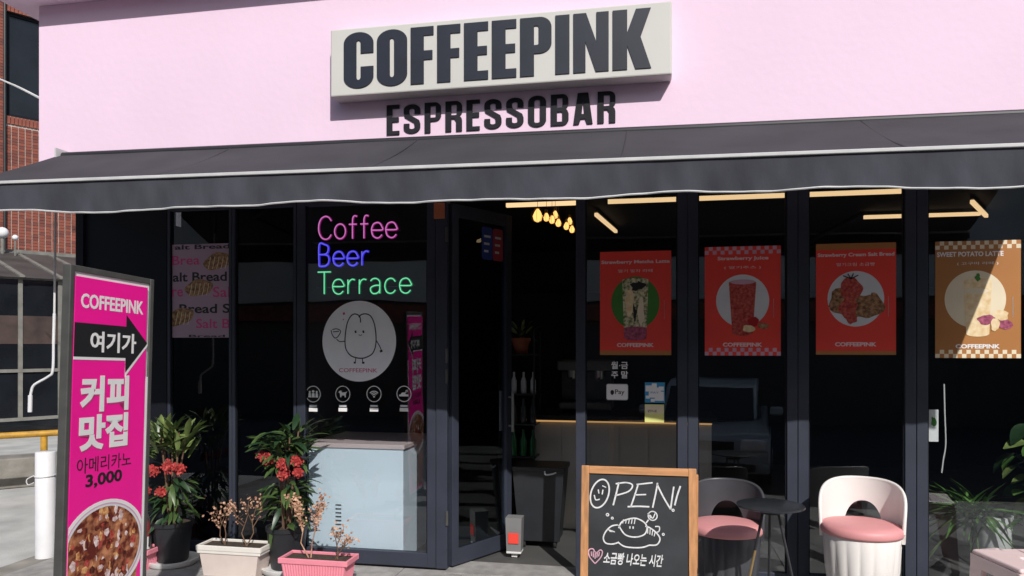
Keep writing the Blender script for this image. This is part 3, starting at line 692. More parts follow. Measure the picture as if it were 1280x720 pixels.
# ------------------------------------------------------------------ planters and plants
def planter(name, x0, x1, y, dp, h, body, rim, label, ribs=True, kind='planter'):
    t = thing(name, ((x0+x1)/2, y+dp/2, GZ), label, kind)
    L_ = (x1-x0)/2; d_ = dp/2; k = .86
    def shell(a, b, z0, z1, m, nm, ribbed):
        mb = MB()
        if not ribbed:
            vs = [(-L_*a, -d_*a, z0), (L_*a, -d_*a, z0), (L_*a, d_*a, z0), (-L_*a, d_*a, z0), (-L_*b, -d_*b, z1), (L_*b, -d_*b, z1), (L_*b, d_*b, z1), (-L_*b, d_*b, z1)]
            mb.add(vs, [(0, 3, 2, 1), (4, 5, 6, 7), (0, 1, 5, 4), (1, 2, 6, 5), (2, 3, 7, 6), (3, 0, 4, 7)])
        else:
            n = 46; per = []
            def side(p, q, nn, nrm):
                for i in range(nn):
                    u = i/nn; o_ = .0035 if i % 2 else 0
                    per.append((p[0]+(q[0]-p[0])*u, p[1]+(q[1]-p[1])*u, nrm, o_))
            side((-1, -1), (1, -1), 46, (0, -1)); side((1, -1), (1, 1), 16, (1, 0)); side((1, 1), (-1, 1), 46, (0, 1)); side((-1, 1), (-1, -1), 16, (-1, 0))
            N = len(per); vs = []
            for kk, z in ((a, z0), (b, z1)):
                for px_, py_, nr, o_ in per: vs.append((px_*L_*kk+nr[0]*o_, py_*d_*kk+nr[1]*o_, z))
            mb.add(vs, [tuple(range(N))[::-1], tuple(range(N, 2*N))]+[(i, (i+1) % N, (i+1) % N+N, i+N) for i in range(N)])
        return mb.build(nm, M[m], t, local=True)
    shell(k*.93, k*1.06, 0, h-.03, body, 'body', ribs)
    rm = MB()
    rm.box(-L_, L_, -d_, -d_+.014, h-.032, h, b=.004); rm.box(-L_, L_, d_-.014, d_, h-.032, h, b=.004)
    rm.box(-L_, -L_+.014, -d_+.013, d_-.013, h-.031, h-.001, b=.003); rm.box(L_-.014, L_, -d_+.013, d_-.013, h-.031, h-.001, b=.003)
    if not ribs: rm.box(-L_*.975, L_*.975, -d_*.965, d_*.965, h-.05, h-.030, b=.003)
    rm.build('rim', M[rim], t, local=True)
    MB().box(-L_+.012, L_-.012, -d_+.012, d_-.012, h-.028, h-.015).build('soil', M['soil'], t, local=True)
    return t
pc = atZ(252, 679, .2+GZ); pd = atZ(328, 684, .2+GZ)
planter('planter', -2.80, -2.36, -.40, .18, .19, 'plantercream', 'creamrim', 'cream rectangular planter with white rim holding two bare twiggy plants', ribs=False)
planter('planter', -2.16, -1.73, -.56, .18, .19, 'planterpink', 'planterpink', 'bright pink ribbed planter in front of the pale blue counter window')
planter('planter', -3.52, -3.135, -.40, .16, .135, 'planterpink', 'planterpink', 'pink ribbed planter half hidden behind the magenta pavement sign')
# leaf meshes
def leaf_mesh(L_, W_, m, droop=.25, name='leaf', fold=.25):
    vs = []; fs = []; n = 5
    for i in range(n+1):
        t = i/n; w__ = W_/2*math.sin(math.pi*min(1, t*.93+.05))**.8; x = L_*t; z = -droop*L_*t*t
        vs += [(x, -w__, z+fold*w__), (x, 0, z), (x, w__, z+fold*w__)]
    for i in range(n):
        a = i*3; fs += [(a, a+1, a+4, a+3), (a+1, a+2, a+5, a+4)]
    me = bpy.data.meshes.new(name); me.from_pydata(vs, [], fs); me.materials.append(m)
    for p in me.polygons: p.use_smooth = True
    return me
LF = [leaf_mesh(.105, .028, M['leaf'], .25), leaf_mesh(.13, .034, M['leafpale'], .15), leaf_mesh(.125, .032, M['leafdark'], .5), leaf_mesh(.11, .028, M['leaf'], .7)]
def place_leaf(par, p, d, roll, sc, me, name='leaf'):
    d = d.normalized(); q = d.to_track_quat('X', 'Z'); rot = (q.to_matrix() @ Matrix.Rotation(roll, 3, 'X')).to_euler()
    return inst(name, me, par, p, rot, (sc, sc, sc))
def shrub(loc, label, seed, droopy):
    rnd = random.Random(seed)
    t = thing('potted_shrub', loc, label, 'potted plant', 'potted shrubs by the dark windows')
    MB().lathe([(.135, 0), (.150, .012), (.155, .034), (.145, .036), (.10, .02)], 36).build('saucer', M['saucer'], t, local=True, sm=40)
    MB().lathe([(.088, .022), (.092, .03), (.116, .225), (.123, .228), (.124, .25), (.114, .25), (.110, .235), (.01, .23)], 36).build('pot', M['pot'], t, local=True, sm=40)
    MB().lathe([(.01, .236), (.109, .238)], 24).build('soil', M['soil'], t, local=True)
    st = MB(); tips = []
    for k in range(5):
        a = k*1.3+rnd.random(); r_ = .05
        pts = [Vector((.02*math.cos(a), .02*math.sin(a), .23)), Vector((.04*math.cos(a), .04*math.sin(a), .5)), Vector((r_*math.cos(a)*1.5, r_*math.sin(a)*1.5, .70+.08*rnd.random()))]
        pts = smooth(pts); st.tube(pts, [.009-.005*i/len(pts) for i in range(len(pts))], 6); tips.append(pts)
    st.build('stem', M['stem'], t, local=True)
    # upper whorl
    for k in range(125):
        pt = rnd.choice(tips); f = rnd.uniform(.72, 1.0); p = pt[int(f*(len(pt)-1))].copy()
        a = rnd.random()*6.283; el = rnd.uniform(.1, 1.35) if not droopy else rnd.uniform(-.25, 1.0)
        p += Vector((math.cos(a)*.035, math.sin(a)*.035, rnd.uniform(-.03, .06)))
        d_ = Vector((math.cos(a)*math.cos(el), math.sin(a)*math.cos(el), math.sin(el)))
        me = rnd.choice(LF[0:2] if not droopy else [LF[0], LF[2], LF[3], LF[0]]); place_leaf(t, p+d_*.02, d_, rnd.uniform(-.5, .5), rnd.uniform(.8, 1.25), me)
    # lower skirt of leaves
    for k in range(85):
        a = rnd.random()*6.283; z = rnd.uniform(.27, .50); r_ = rnd.uniform(.03, .09); el = rnd.uniform(-.7, .45)
        d_ = Vector((math.cos(a)*math.cos(el), math.sin(a)*math.cos(el), math.sin(el)))
        place_leaf(t, Vector((math.cos(a)*r_, math.sin(a)*r_, z)), d_, rnd.uniform(-.6, .6), rnd.uniform(.75, 1.2), rnd.choice([LF[2], LF[0], LF[3], LF[0]]))
    return t, rnd
def flowers(t, rnd, spots):
    for (x, y, z, r_) in spots:
        mb = MB(); r_ *= .74
        for i in range(34):
            a = rnd.random()*6.283; e = rnd.uniform(-1.2, 1.5); c_ = Vector((x+r_*1.3*math.cos(a)*math.cos(e)*rnd.random(), y+r_*math.sin(a)*math.cos(e)*rnd.random(), z+r_*.8*math.sin(e)*rnd.random()))
            for k in range(4):
                b_ = k*1.57+rnd.random(); u = Vector((math.cos(b_), rnd.uniform(-.5, .5), math.sin(b_)))*.016; v_ = Vector((-math.sin(b_), rnd.uniform(-.5, .5), math.cos(b_)))*.007
                mb.add([c_, c_+u+v_, c_+u*1.2, c_+u-v_], [(0, 1, 2, 3)])
        mb.build('flower_cluster', M['flower'], t, local=True)['kind'] = 'stuff'
shx = atZ(231, 690, 0).x
t1, r1 = shrub((-3.10, -.20, GZ), 'upright leafy potted shrub with red flowers beside the magenta sign', 11, False)
flowers(t1, r1, [(-.05, -.13, .555, .045), (.06, -.12, .58, .055), (.11, -.08, .56, .04), (-.12, -.1, .54, .04), (-.10, -.12, .44, .03), (.02, -.14, .44, .028)])
t2, r2 = shrub((-2.29, -.20, GZ), 'drooping dark leafy potted shrub with red flowers before the neon window', 23, True)
flowers(t2, r2, [(-.06, -.13, .63, .05), (.05, -.14, .605, .05), (.11, -.1, .62, .042), (-.11, -.10, .645, .03), (.05, -.14, .555, .04), (.12, -.1, .56, .03)])
t2.scale = (1.06, 1.06, 1.15); t1.scale = (1.05, 1.05, 1.13)
# twiggy dry plants
def twigs(loc, label, seed, h, spread, dens, lean=0):
    rnd = random.Random(seed); t = thing('dry_plant', loc, label, 'plant', 'dried plants in the planters')
    st = MB(); lv = MB()
    def leafy(p, s_):
        for i in range(dens):
            c_ = p+Vector((rnd.gauss(0, .012), rnd.gauss(0, .012), rnd.gauss(0, .012))); a = rnd.random()*6.28; e = rnd.uniform(-1, 1)
            u = Vector((math.cos(a)*math.cos(e), math.sin(a)*math.cos(e), math.sin(e)))*s_; v_ = u.orthogonal().normalized()*s_*.38
            lv.add([c_, c_+u*.5+v_, c_+u, c_+u*.5-v_], [(0, 1, 2, 3)])
    def br(p, d_, l, r_, lev):
        q = p+d_*l; m_ = (p+q)/2+Vector((rnd.gauss(0, l*.08), rnd.gauss(0, l*.08), 0))
        st.tube([p, m_, q], [r_, r_*.8, r_*.6], 5)
        if lev <= 1: leafy(m_, .016); leafy(q, .02)
        if lev > 0:
            for k in range(3 if lev > 1 else 2):
                nd = (d_+Vector((rnd.gauss(0, spread), rnd.gauss(0, spread), rnd.uniform(-.1, .35)))).normalized(); br(m_.lerp(q, rnd.uniform(.3, 1)), nd, l*rnd.uniform(.55, .8), r_*.65, lev-1)
    for k in range(2): br(Vector((rnd.gauss(0, .006), 0, 0)), Vector((rnd.gauss(lean, .22), rnd.gauss(0, .1), 1)).normalized(), h*.42, .0048, 2)
    st.build('twigs', M['stem'] if seed != 5 else M['dry'], t, local=True); o = lv.build('dry_leaves', M['dry'], t, local=True); o['kind'] = 'stuff'
    return t
ry = -.31; zz = GZ+.17
twigs((-2.655, ry, zz), 'nearly bare reddish twiggy plant at the left end of the cream planter', 4, .34, .38, 2, -.12)
twigs((-2.50, ry, zz), 'bare branching plant with pale curled leaves at the right end of the cream planter', 9, .40, .42, 3, .1)
twigs((-2.00, -.47, zz), 'tall plant of crisp orange dry leaves in the bright pink planter', 5, .43, .17, 11, .02)
twigs((-1.83, -.47, zz), 'small curling dry sprig at the right end of the bright pink planter', 6, .26, .3, 3, .35)

# fire extinguisher
fe = thing('fire_extinguisher', (-3.245, -.30, GZ), 'red fire extinguisher with white label behind the half hidden pink planter', 'fire extinguisher')
MB().lathe([(.045, 0), (.05, .01), (.05, .25), (.044, .285), (.022, .31), (.018, .325)], 28).build('cylinder', M['red'], fe, local=True, sm=50)
MB().lathe([(.0506, .12), (.0506, .20)], 28, cap=False).build('paper_label', M['white'], fe, local=True)
MB().lathe([(.012, .325), (.012, .35), (.02, .352), (.02, .362), (.005, .363)], 12).build('valve', M['awndark'], fe, local=True)
MB().box(-.045, .02, -.008, .008, .36, .368).box(-.05, .012, -.006, .006, .38, .387).build('lever', M['awndark'], fe, local=True)
MB().tube(smooth([(.012, 0, .345), (.05, -.01, .33), (.062, -.012, .25), (.056, -.012, .14)]), .006, 8).build('hose', M['awndark'], fe, local=True)

# ------------------------------------------------------------------ things on and behind the glass
def plane_thing(name, px0, py0, px1, py1, Y, label, cat, group=None):
    a = atY(px0, py0, Y); b = atY(px1, py1, Y); c_ = atY(px0, py1, Y); d_ = atY(px1, py0, Y)
    x0, x1 = a.x, b.x; z1 = (a.z+d_.z)/2; z0 = (c_.z+b.z)/2
    t = thing(name, ((x0+x1)/2, Y, z0), label, cat, group); return t, x1-x0, z1-z0
# salt bread poster (behind the tinted pane's inner face it would vanish, it hangs on the outside as printed vinyl)
t, W_, H_ = plane_thing('bread_poster', 214, 305, 289, 422, .016, 'pale pink poster repeating black and magenta salt bread lettering with rolls', 'poster')
P(MB().box(-W_/2, W_/2, -.001, .001, 0, H_), 'sheet', 'breadposter', t)
def TP(body, x0, x1, z0, z1, m, bold=.02, y=-.0012, shear=0):
    return P(text_geo(body, x0*W_-W_/2, x1*W_-W_/2, z0*H_, z1*H_, y, bold=bold, shear=shear), 'lettering', m, t)
TP('alt Bread', .03, .93, .60, .70, 'black', .02); TP('Brea', .02, .48, .78, .88, 'rose', .01); TP('re', .0+.02, .2, .44, .52, 'rose', .01); TP('Sal', .70, .98, .43, .54, 'rose', .01)
TP('Bread S', .14, .98, .26, .36, 'black', .02); TP('Salt B', .42, .98, .10, .20, 'rose', .01); TP('alt Bread', .06, .98, .945, .995, 'black', .02); TP('Bread', .3, .9, .005, .03, 'black', .02)
for cx, cz, rt in ((.78, .80, 14), (.47, .52, 8), (.16, .21, 18)):
    mb = MB(); N = 22; c_, s_ = math.cos(R(rt)), math.sin(R(rt)); poly = []
    for i in range(N):
        a = 6.283*i/N; r_ = 1+.06*math.sin(5*a); u, v = .235*W_*r_*math.cos(a), .09*H_*r_*math.sin(a)*(1.15 if math.sin(a) > 0 else .8)
        poly.append((max(-W_/2+.002, min(W_/2-.002, (cx-.5)*W_+u*c_-v*s_)), cz*H_+u*s_+v*c_))
    rl = P(mb.prism(poly, -.0020, -.0013), 'bread_roll', 'bread', t)
    sl = MB()
    for k in (-2, -1, 0, 1, 2):
        bx = (cx-.5)*W_+k*.07*W_
        if abs(bx) < W_/2-.02: sl.ribbon([(bx-.008, cz*H_-.07*H_), (bx+.004, cz*H_), (bx+.010, cz*H_+.06*H_)], .004, -.0022)
    P(sl, 'crust_line', 'latte', t)

def scallop(W_, z, m1, m2, t, n=19, y=-.0016, rows=2):
    s_ = W_/n; a = MB(); P(MB().box(-W_/2, W_/2, -.0012, -.0008, z-s_*rows/2, z+s_*rows/2), 'checker_band', m1, t)
    for r_ in range(rows):
        for i in range(n):
            if (i+r_) % 2 == 0: a.box(-W_/2+i*s_, -W_/2+(i+1)*s_, y, y+.0005, z-s_*rows/2+r_*s_, z-s_*rows/2+(r_+1)*s_)
    P(a, 'checkers', m2, t)
def poster(px0, py0, px1, py1, base, label, title, sub, tb=.0, band=None, body=None):
    t, W_, H_ = plane_thing('drink_poster', px0, py0, px1, py1, .019, label, 'poster', 'posters hung inside the windows')
    P(MB().box(-W_/2, W_/2, -.0008, .001, 0, H_), 'sheet', base, t)
    txt = 'white' if base == 'posterbrown' else 'paletext'
    P(text_geo(title, -W_*.48, W_*.48 if len(title) > 18 else W_*.30, H_*.872, H_*.915, -.001, bold=.03), 'lettering', txt, t) if len(title) > 18 or True and base == 'posterbrown' else P(text_geo(title, -W_*.33, W_*.34, H_*.872, H_*.915, -.001, bold=.03), 'lettering', txt, t)
    P(text_geo(sub, -W_*.24, W_*.24, H_*.795, H_*.825, -.001, bold=.0), 'lettering', txt, t)
    P(text_geo('COFFEEPINK', -W_*.26, W_*.26, H_*.072, H_*.11, -.001, bold=.04), 'lettering', txt, t)
    P(text_geo('Cafe photo'[:0]+'I I I I I I I I', W_*.40, W_*.412, H_*.34, H_*.52, -.001), 'small_print', txt, t)
    if band:
        scallop(W_, H_*.025, band[0], band[1], t); scallop(W_, H_*.972, band[0], band[1], t)
    return t, W_, H_
def cupshape(t, W_, H_, cx, z0, z1, wt, wb, m, y=-.0026, n=10):
    poly = [(cx*W_-wb/2*W_, z0*H_)]+[(cx*W_+wb/2*W_*math.cos(R(-180+180*i/n)), z0*H_+.025*H_*math.sin(R(-180+180*i/n))) for i in range(1, n)]+[(cx*W_+wb/2*W_, z0*H_), (cx*W_+wt/2*W_, z1*H_)]+[(cx*W_+wt/2*W_*math.cos(R(180*i/n)), z1*H_+.02*H_*math.sin(R(180*i/n))) for i in range(1, n)]+[(cx*W_-wt/2*W_, z1*H_)]
    return P(MB().prism(poly, y, y+.0006), 'drink', m, t)
def blob(t, cx, cz, rx, rz, m, y, name, seed=0, amp=.12, n=26):
    rnd = random.Random(seed); ph = [rnd.random()*6.28 for _ in range(3)]
    poly = [(cx+rx*(1+amp*math.sin(3*a+ph[0])+amp*.6*math.sin(5*a+ph[1]))*math.cos(a), cz+rz*(1+amp*math.sin(2*a+ph[2])+amp*.5*math.sin(7*a))*math.sin(a)) for a in [6.283*i/n for i in range(n)]]
    return P(MB().prism(poly, y, y+.0005), name, m, t)
# 1 matcha
t, W_, H_ = poster(750, 314, 839, 443, 'posterred', 'red poster of a layered matcha drink on a green disc, leftmost of the drink posters', 'Strawberry Matcha Latte', '딸기 말차 라떼')
P(MB().disc(0, H_*.50, W_*.34, H_*.255, -.0018, -.0012), 'disc', 'printgreen', t)
cupshape(t, W_, H_, 0, .16, .72, .37, .31, 'matcha'); cupshape(t, W_, H_, 0, .16, .25, .325, .31, 'purple', y=-.0031)
blob(t, -.08*W_, .50*H_, .06*W_, .14*H_, 'latte', -.0032, 'milk_swirl', 2); blob(t, .08*W_, .42*H_, .045*W_, .13*H_, 'cream', -.0032, 'milk_swirl', 5); blob(t, .02*W_, .66*H_, .10*W_, .05*H_, 'black', -.0032, 'matcha_swirl', 8, .3)
blob(t, -.01*W_, .40*H_, .022*W_, .09*H_, 'black', -.0033, 'matcha_swirl', 4, .35)
P(MB().box(-W_/2, W_/2, -.0014, -.0009, -.004, H_*.035), 'checker_band', 'posterbrown', t); 
# 2 strawberry juice
t, W_, H_ = poster(881, 309, 976, 443, 'posterred', 'red poster of a strawberry drink on a white disc with pink checked borders', 'Strawberry Juice', '( 딸기주스 )', band=('posterred', 'printpink'))
P(MB().disc(0, H_*.50, W_*.35, H_*.245, -.0018, -.0012), 'disc', 'printgrey', t)
cupshape(t, W_, H_, 0, .20, .67, .36, .27, 'berry'); blob(t, 0, .675*H_, .165*W_, .022*H_, 'printpink', -.0032, 'drink_surface', 1, .03)
blob(t, .14*W_, .30*H_, .07*W_, .05*H_, 'red', -.0034, 'strawberry', 2); blob(t, .08*W_, .24*H_, .08*W_, .035*H_, 'latte', -.0036, 'almond', 3); blob(t, .27*W_, .265*H_, .07*W_, .03*H_, 'bread', -.0036, 'almond', 4)
# 3 strawberry cream bread
t, W_, H_ = poster(1020, 304, 1120, 443, 'posterred', 'red poster of a strawberry topped bread on a white plate', 'Strawberry Cream Salt Bread', '딸기크림 소금빵')
P(MB().disc(0, H_*.50, W_*.355, H_*.25, -.0018, -.0012), 'plate', 'printgrey', t)
blob(t, -.03*W_, .47*H_, .33*W_, .14*H_, 'bread', -.0024, 'bread_roll', 3, .12); blob(t, .15*W_, .44*H_, .20*W_, .12*H_, 'bread', -.0028, 'bread_roll', 9, .1); blob(t, -.08*W_, .40*H_, .11*W_, .12*H_, 'berry', -.0030, 'jam', 6, .2)
blob(t, -.06*W_, .59*H_, .14*W_, .10*H_, 'berry', -.0036, 'strawberry', 7, .08); blob(t, .12*W_, .56*H_, .10*W_, .035*H_, 'printgrey', -.0034, 'cream', 2, .15)
for a in (40, 75, 110, 145): P(MB().ribbon([(-.06*W_, .68*H_), (-.06*W_+.12*W_*math.cos(R(a)), .68*H_+.05*H_*math.sin(R(a)))], .006, -.0042), 'calyx_leaf', 'black', t)
P(MB().box(-W_/2, W_/2, -.0014, -.0009, -.002, H_*.03), 'checker_band', 'posterbrown', t); P(MB().box(-W_/2, W_/2, -.0014, -.0009, H_*.945, H_), 'checker_band', 'posterbrown', t)
# 4 sweet potato latte
t, W_, H_ = poster(1169, 302, 1276, 446, 'posterbrown', 'brown poster of a sweet potato latte, half sunlit, rightmost of the drink posters', 'SWEET POTATO LATTE', '( 고구마 라떼 )', band=('posterbrown', 'cream'))
P(MB().disc(-.03*W_, H_*.50, W_*.36, H_*.25, -.0018, -.0012), 'disc', 'cream', t)
cupshape(t, W_, H_, 0, .20, .66, .33, .27, 'latte'); blob(t, -.02*W_, .57*H_, .15*W_, .025*H_, 'cream', -.0032, 'foam', 1, .05); blob(t, .0*W_, .69*H_, .03*W_, .03*H_, 'printgreen', -.0034, 'leaf_print', 5, .2)
blob(t, .10*W_, .32*H_, .10*W_, .045*H_, 'purple', -.0034, 'sweet_potato', 2); blob(t, .32*W_, .28*H_, .08*W_, .045*H_, 'purple', -.0034, 'sweet_potato', 3); blob(t, .27*W_, .36*H_, .09*W_, .045*H_, 'latte', -.0036, 'sweet_potato_chunk', 6); blob(t, .20*W_, .28*H_, .05*W_, .06*H_, 'latte', -.0038, 'sweet_potato_chunk', 8)
# string of the posters' tops: pale hanging rails
# round logo decal
t, W_, H_ = plane_thing('round_decal', 403, 376, 495, 477, .014, 'round white window decal of a smiling coffee bean holding a cup', 'decal')
r_ = H_/2; P(MB().disc(0, r_, W_/2, r_, 0, .002, 56), 'disc', 'decalwhite', t)
def G(u, v): return ((u-.5)*W_, (1-v)*H_)        # u,v in 0..1 from top-left
def dl_(pts, wd=.0062, col='black', closed=False, nm='drawn_line'):
    return P(MB().ribbon([G((a-88)/596, (b-35)/665) for a, b in pts], wd, -.0008, closed=closed), nm, col, t)
dl_([(400, 215), (398, 180), (385, 155), (350, 143), (318, 165), (292, 220), (278, 300), (274, 380), (285, 440), (320, 485), (360, 502), (400, 508), (440, 502), (490, 475), (515, 430), (525, 370), (522, 290), (508, 215), (480, 160), (440, 143), (405, 150), (385, 170)], .0075)
dl_([(358, 280), (362, 300)], .012); dl_([(420, 280), (426, 300)], .012); dl_([(385, 312), (398, 322), (412, 312)], .004)
dl_([(270, 368), (230, 370), (205, 350)], .006); dl_([(160, 275), (168, 310), (190, 340), (215, 330), (238, 285), (205, 265), (170, 272)], .006); dl_([(175, 290), (225, 285)], .006)
dl_([(525, 360), (555, 410), (568, 445)], .006); dl_([(556, 452), (576, 445)], .014)
dl_([(362, 505), (358, 540)], .006); dl_([(345, 545), (362, 543)], .012); dl_([(415, 505), (418, 540)], .006); dl_([(412, 545), (432, 545)], .012)
dl_([(262, 130), (268, 148)], .014, 'rose'); dl_([(258, 185), (264, 190)], .010, 'rose')
P(text_geo('COFFEEPINK', *(G(.23, .905)[0], G(.75, .905)[0]), G(.2, .885)[1], G(.2, .835)[1], -.0006, bold=.0), 'lettering', 'rose', t)
# four white service icons
for k, (px, nm, lb) in enumerate([(391.5, 'people', 'round window icon of a group of people, leftmost of the four'), (428.5, 'dog', 'round window icon of a small dog, second of the four'), (467.5, 'wifi', 'round window icon of wireless waves, third of the four'), (505, 'car', 'round window icon of a vehicle and plug, rightmost of the four')]):
    t, W_, H_ = plane_thing('window_icon', px-9.5, 482, px+9.5, 514, .014, lb, 'decal', 'white service icons on the neon window')
    c_ = H_-W_/2*1.04; r_ = W_/2*.93
    P(MB().ribbon([(r_*math.cos(6.283*i/20), c_+r_*1.04*math.sin(6.283*i/20)) for i in range(20)], .005, -.0004, closed=True), 'ring', 'white', t)
    ic = MB()
    if nm == 'people':
        for x_, s_ in ((-.025, .9), (0, 1.1), (.025, .9)):
            ic.disc(x_, c_+.016*s_, .008*s_, .008*s_, -.0006, 0, 12); ic.prism([(x_-.011*s_, c_-.022), (x_+.011*s_, c_-.022), (x_+.008*s_, c_+.006), (x_-.008*s_, c_+.006)], -.0006, 0)
    elif nm == 'dog':
        ic.prism([(-.018, c_-.022), (-.010, c_-.022), (-.008, c_-.010), (.012, c_-.010), (.014, c_-.022), (.021, c_-.022), (.022, c_+.006), (.032, c_+.018), (.020, c_+.012), (-.006, c_+.010), (-.010, c_+.022), (-.020, c_+.022), (-.031, c_+.012), (-.020, c_+.004)], -.0006, 0)
    elif nm == 'wifi':
        for r2 in (.014, .025, .036): ic.ribbon([(r2*math.cos(R(a)), c_-.018+r2*math.sin(R(a))) for a in (40, 65, 90, 115, 140)], .0062, -.0006)
        ic.disc(0, c_-.018, .006, .006, -.0006, 0, 12)
    else:
        ic.prism([(-.032, c_-.016), (.030, c_-.016), (.030, c_-.004), (.012, c_-.002), (.006, c_+.010), (-.014, c_+.008), (-.022, c_-.003), (-.032, c_-.005)], -.0006, 0)
        ic.disc(.018, c_+.018, .008, .008, -.0006, 0, 10); ic.ribbon([(.006, c_+.006), (.026, c_+.026)], .005, -.0006)
    P(ic, 'pictogram', 'white', t)
    P(MB().box(-W_*.28, W_*.28, -.0004, 0, -.002, H_*.13), 'caption_bar', 'white', t)
    P(MB().box(-W_*.24, W_*.24, -.0004, 0, H_*.17, H_*.24), 'caption_line', 'printgrey', t)
# opening hours lettering and stickers on first shop window
t, W_, H_ = plane_thing('hours_lettering', 764, 452, 785, 473, .014, 'small white opening day letters above the payment sticker', 'lettering')
P(text_geo('월·금', -W_/2, W_/2, H_*.56, H_, 0, bold=.02), 'lettering', 'white', t); P(text_geo('주 말', -W_/2, W_/2, 0, H_*.44, 0, bold=.02), 'lettering', 'white', t)
t, W_, H_ = plane_thing('payment_sticker', 758, 480, 785, 500, .014, 'white contactless payment sticker with grey rim on the window', 'sticker')
P(MB().prism(rrect(-W_/2, 0, W_/2, H_, .012), .0, .002), 'sheet', 'printgrey', t); P(MB().prism(rrect(-W_/2+.006, .006, W_/2-.006, H_-.006, .009), -.0006, -.0), 'face', 'white', t)
blob(t, -W_*.23, H_*.47, W_*.085, H_*.15, 'black', -.0014, 'fruit_mark', 1, .05); P(text_geo('Pay', -W_*.10, W_*.34, H_*.28, H_*.66, -.0008, bold=.01), 'lettering', 'black', t)
t, W_, H_ = plane_thing('blue_sticker', 806, 478, 831, 503.5, .014, 'square pale blue chequered sticker above the yellow one', 'sticker')
P(MB().box(-W_/2, W_/2, -.0, .002, 0, H_, b=.0006), 'sheet', 'lightblue', t)
mb = MB()
for (u0, u1, v0, v1) in ((.04, .35, .55, .85), (.35, .60, .70, .95), (.2, .8, .25, .75), (.5, .95, .1, .55), (.7, .95, .6, .8), (.05, .25, .2, .35), (.3, .5, .05, .2)): mb.box((u0-.5)*W_, (u1-.5)*W_, -.0006-u0*.0003, 0, v0*H_, v1*H_)
P(mb, 'pixel_pattern', 'white', t); P(text_geo('PAY', -W_*.2, W_*.2, H_*.45, H_*.55, -.0012, bold=.0), 'lettering', 'lightblue', t)
t, W_, H_ = plane_thing('yellow_sticker', 806, 505.5, 830, 528, .014, 'yellow notice sticker with grey text under the blue one', 'sticker')
P(MB().box(-W_/2, W_/2, 0, .002, 0, H_, b=.0006), 'sheet', 'lightyellow', t); P(MB().box(-W_/2+.004, W_/2-.004, -.0006, 0, H_*.5, H_*.95), 'header', 'cream', t)
P(text_geo('NOTICE'[:0]+'안내', -W_*.35, W_*.1, H_*.56, H_*.70, -.001), 'lettering', 'black', t)
# red and blue stickers on the open door
DI = Matrix.Translation((-1.286, 0.035, 0)) @ Matrix.Rotation(da, 4, 'Z')
for nm, a, b, mt, lb in (('door_sticker', .30, .41, 'bluesign', 'dark blue card sticker high on the open glass door'), ('door_sticker', .415, .52, 'redsign', 'red card sticker beside the blue one on the open glass door')):
    mm = mat('door_blue', (0.01, 0.05, 0.28), rough=.4) if mt == 'bluesign' else mat('door_red', (0.42, 0.03, 0.06), rough=.4)
    t = thing(nm, DI @ Vector(((a+b)/2, -.006, 2.02)), lb, 'sticker', 'stickers on the open door', rz=da)
    MB().prism(rrect(-(b-a)/2, 0, (b-a)/2, .22, .02), -.002, 0).build('sheet', mm, t, local=True)
    for k in range(3): MB().box(-(b-a)*.3, (b-a)*(.1+.1*k), -.0028, -.002, .05+k*.05, .065+k*.05).build('printed_line', M['printgrey'], t, local=True)

# ------------------------------------------------------------------ neon words
def ne(u0=0): pass
STR = {  # unit height 1 (x-height .62), stroke lists, width
 'C': ([[(.62, .80), (.52, .94), (.36, 1.0), (.18, .92), (.07, .72), (.04, .5), (.07, .28), (.18, .08), (.36, 0), (.52, .06), (.62, .2)]], .68),
 'o': ([ell(.27, .33, .25, .32, n=14)+[(.52, .33)]], .56), 'f': ([[(.40, .96), (.28, .98), (.21, .86), (.20, .6), (.20, 0)], [(.04, .62), (.38, .62)]], .44),
 'e': ([[(.03, .34), (.50, .34), (.49, .48), (.40, .62), (.27, .66), (.12, .60), (.04, .45), (.03, .30), (.09, .1), (.24, 0), (.38, .02), (.49, .13)]], .56),
 'B': ([[(.06, 0), (.06, 1), (.32, 1.0), (.46, .92), (.48, .76), (.42, .60), (.28, .54), (.06, .54)], [(.28, .54), (.46, .48), (.52, .30), (.46, .10), (.30, 0), (.06, 0)]], .6),
 'r': ([[(.06, .64), (.06, 0)], [(.06, .36), (.12, .55), (.24, .65), (.36, .62)]], .42),
 'T': ([[(.0, 1), (.58, 1)], [(.29, 1), (.29, 0)]], .56),
 'a': ([[(.05, .56), (.16, .66), (.32, .66), (.44, .54), (.45, .35), (.45, 0)], [(.45, .36), (.26, .36), (.08, .28), (.05, .14), (.14, .01), (.28, 0), (.40, .07), (.45, .18)]], .56),
 'c': ([[(.48, .52), (.38, .64), (.24, .66), (.11, .58), (.04, .42), (.04, .24), (.11, .07), (.24, 0), (.38, .03), (.48, .14)]], .56)}
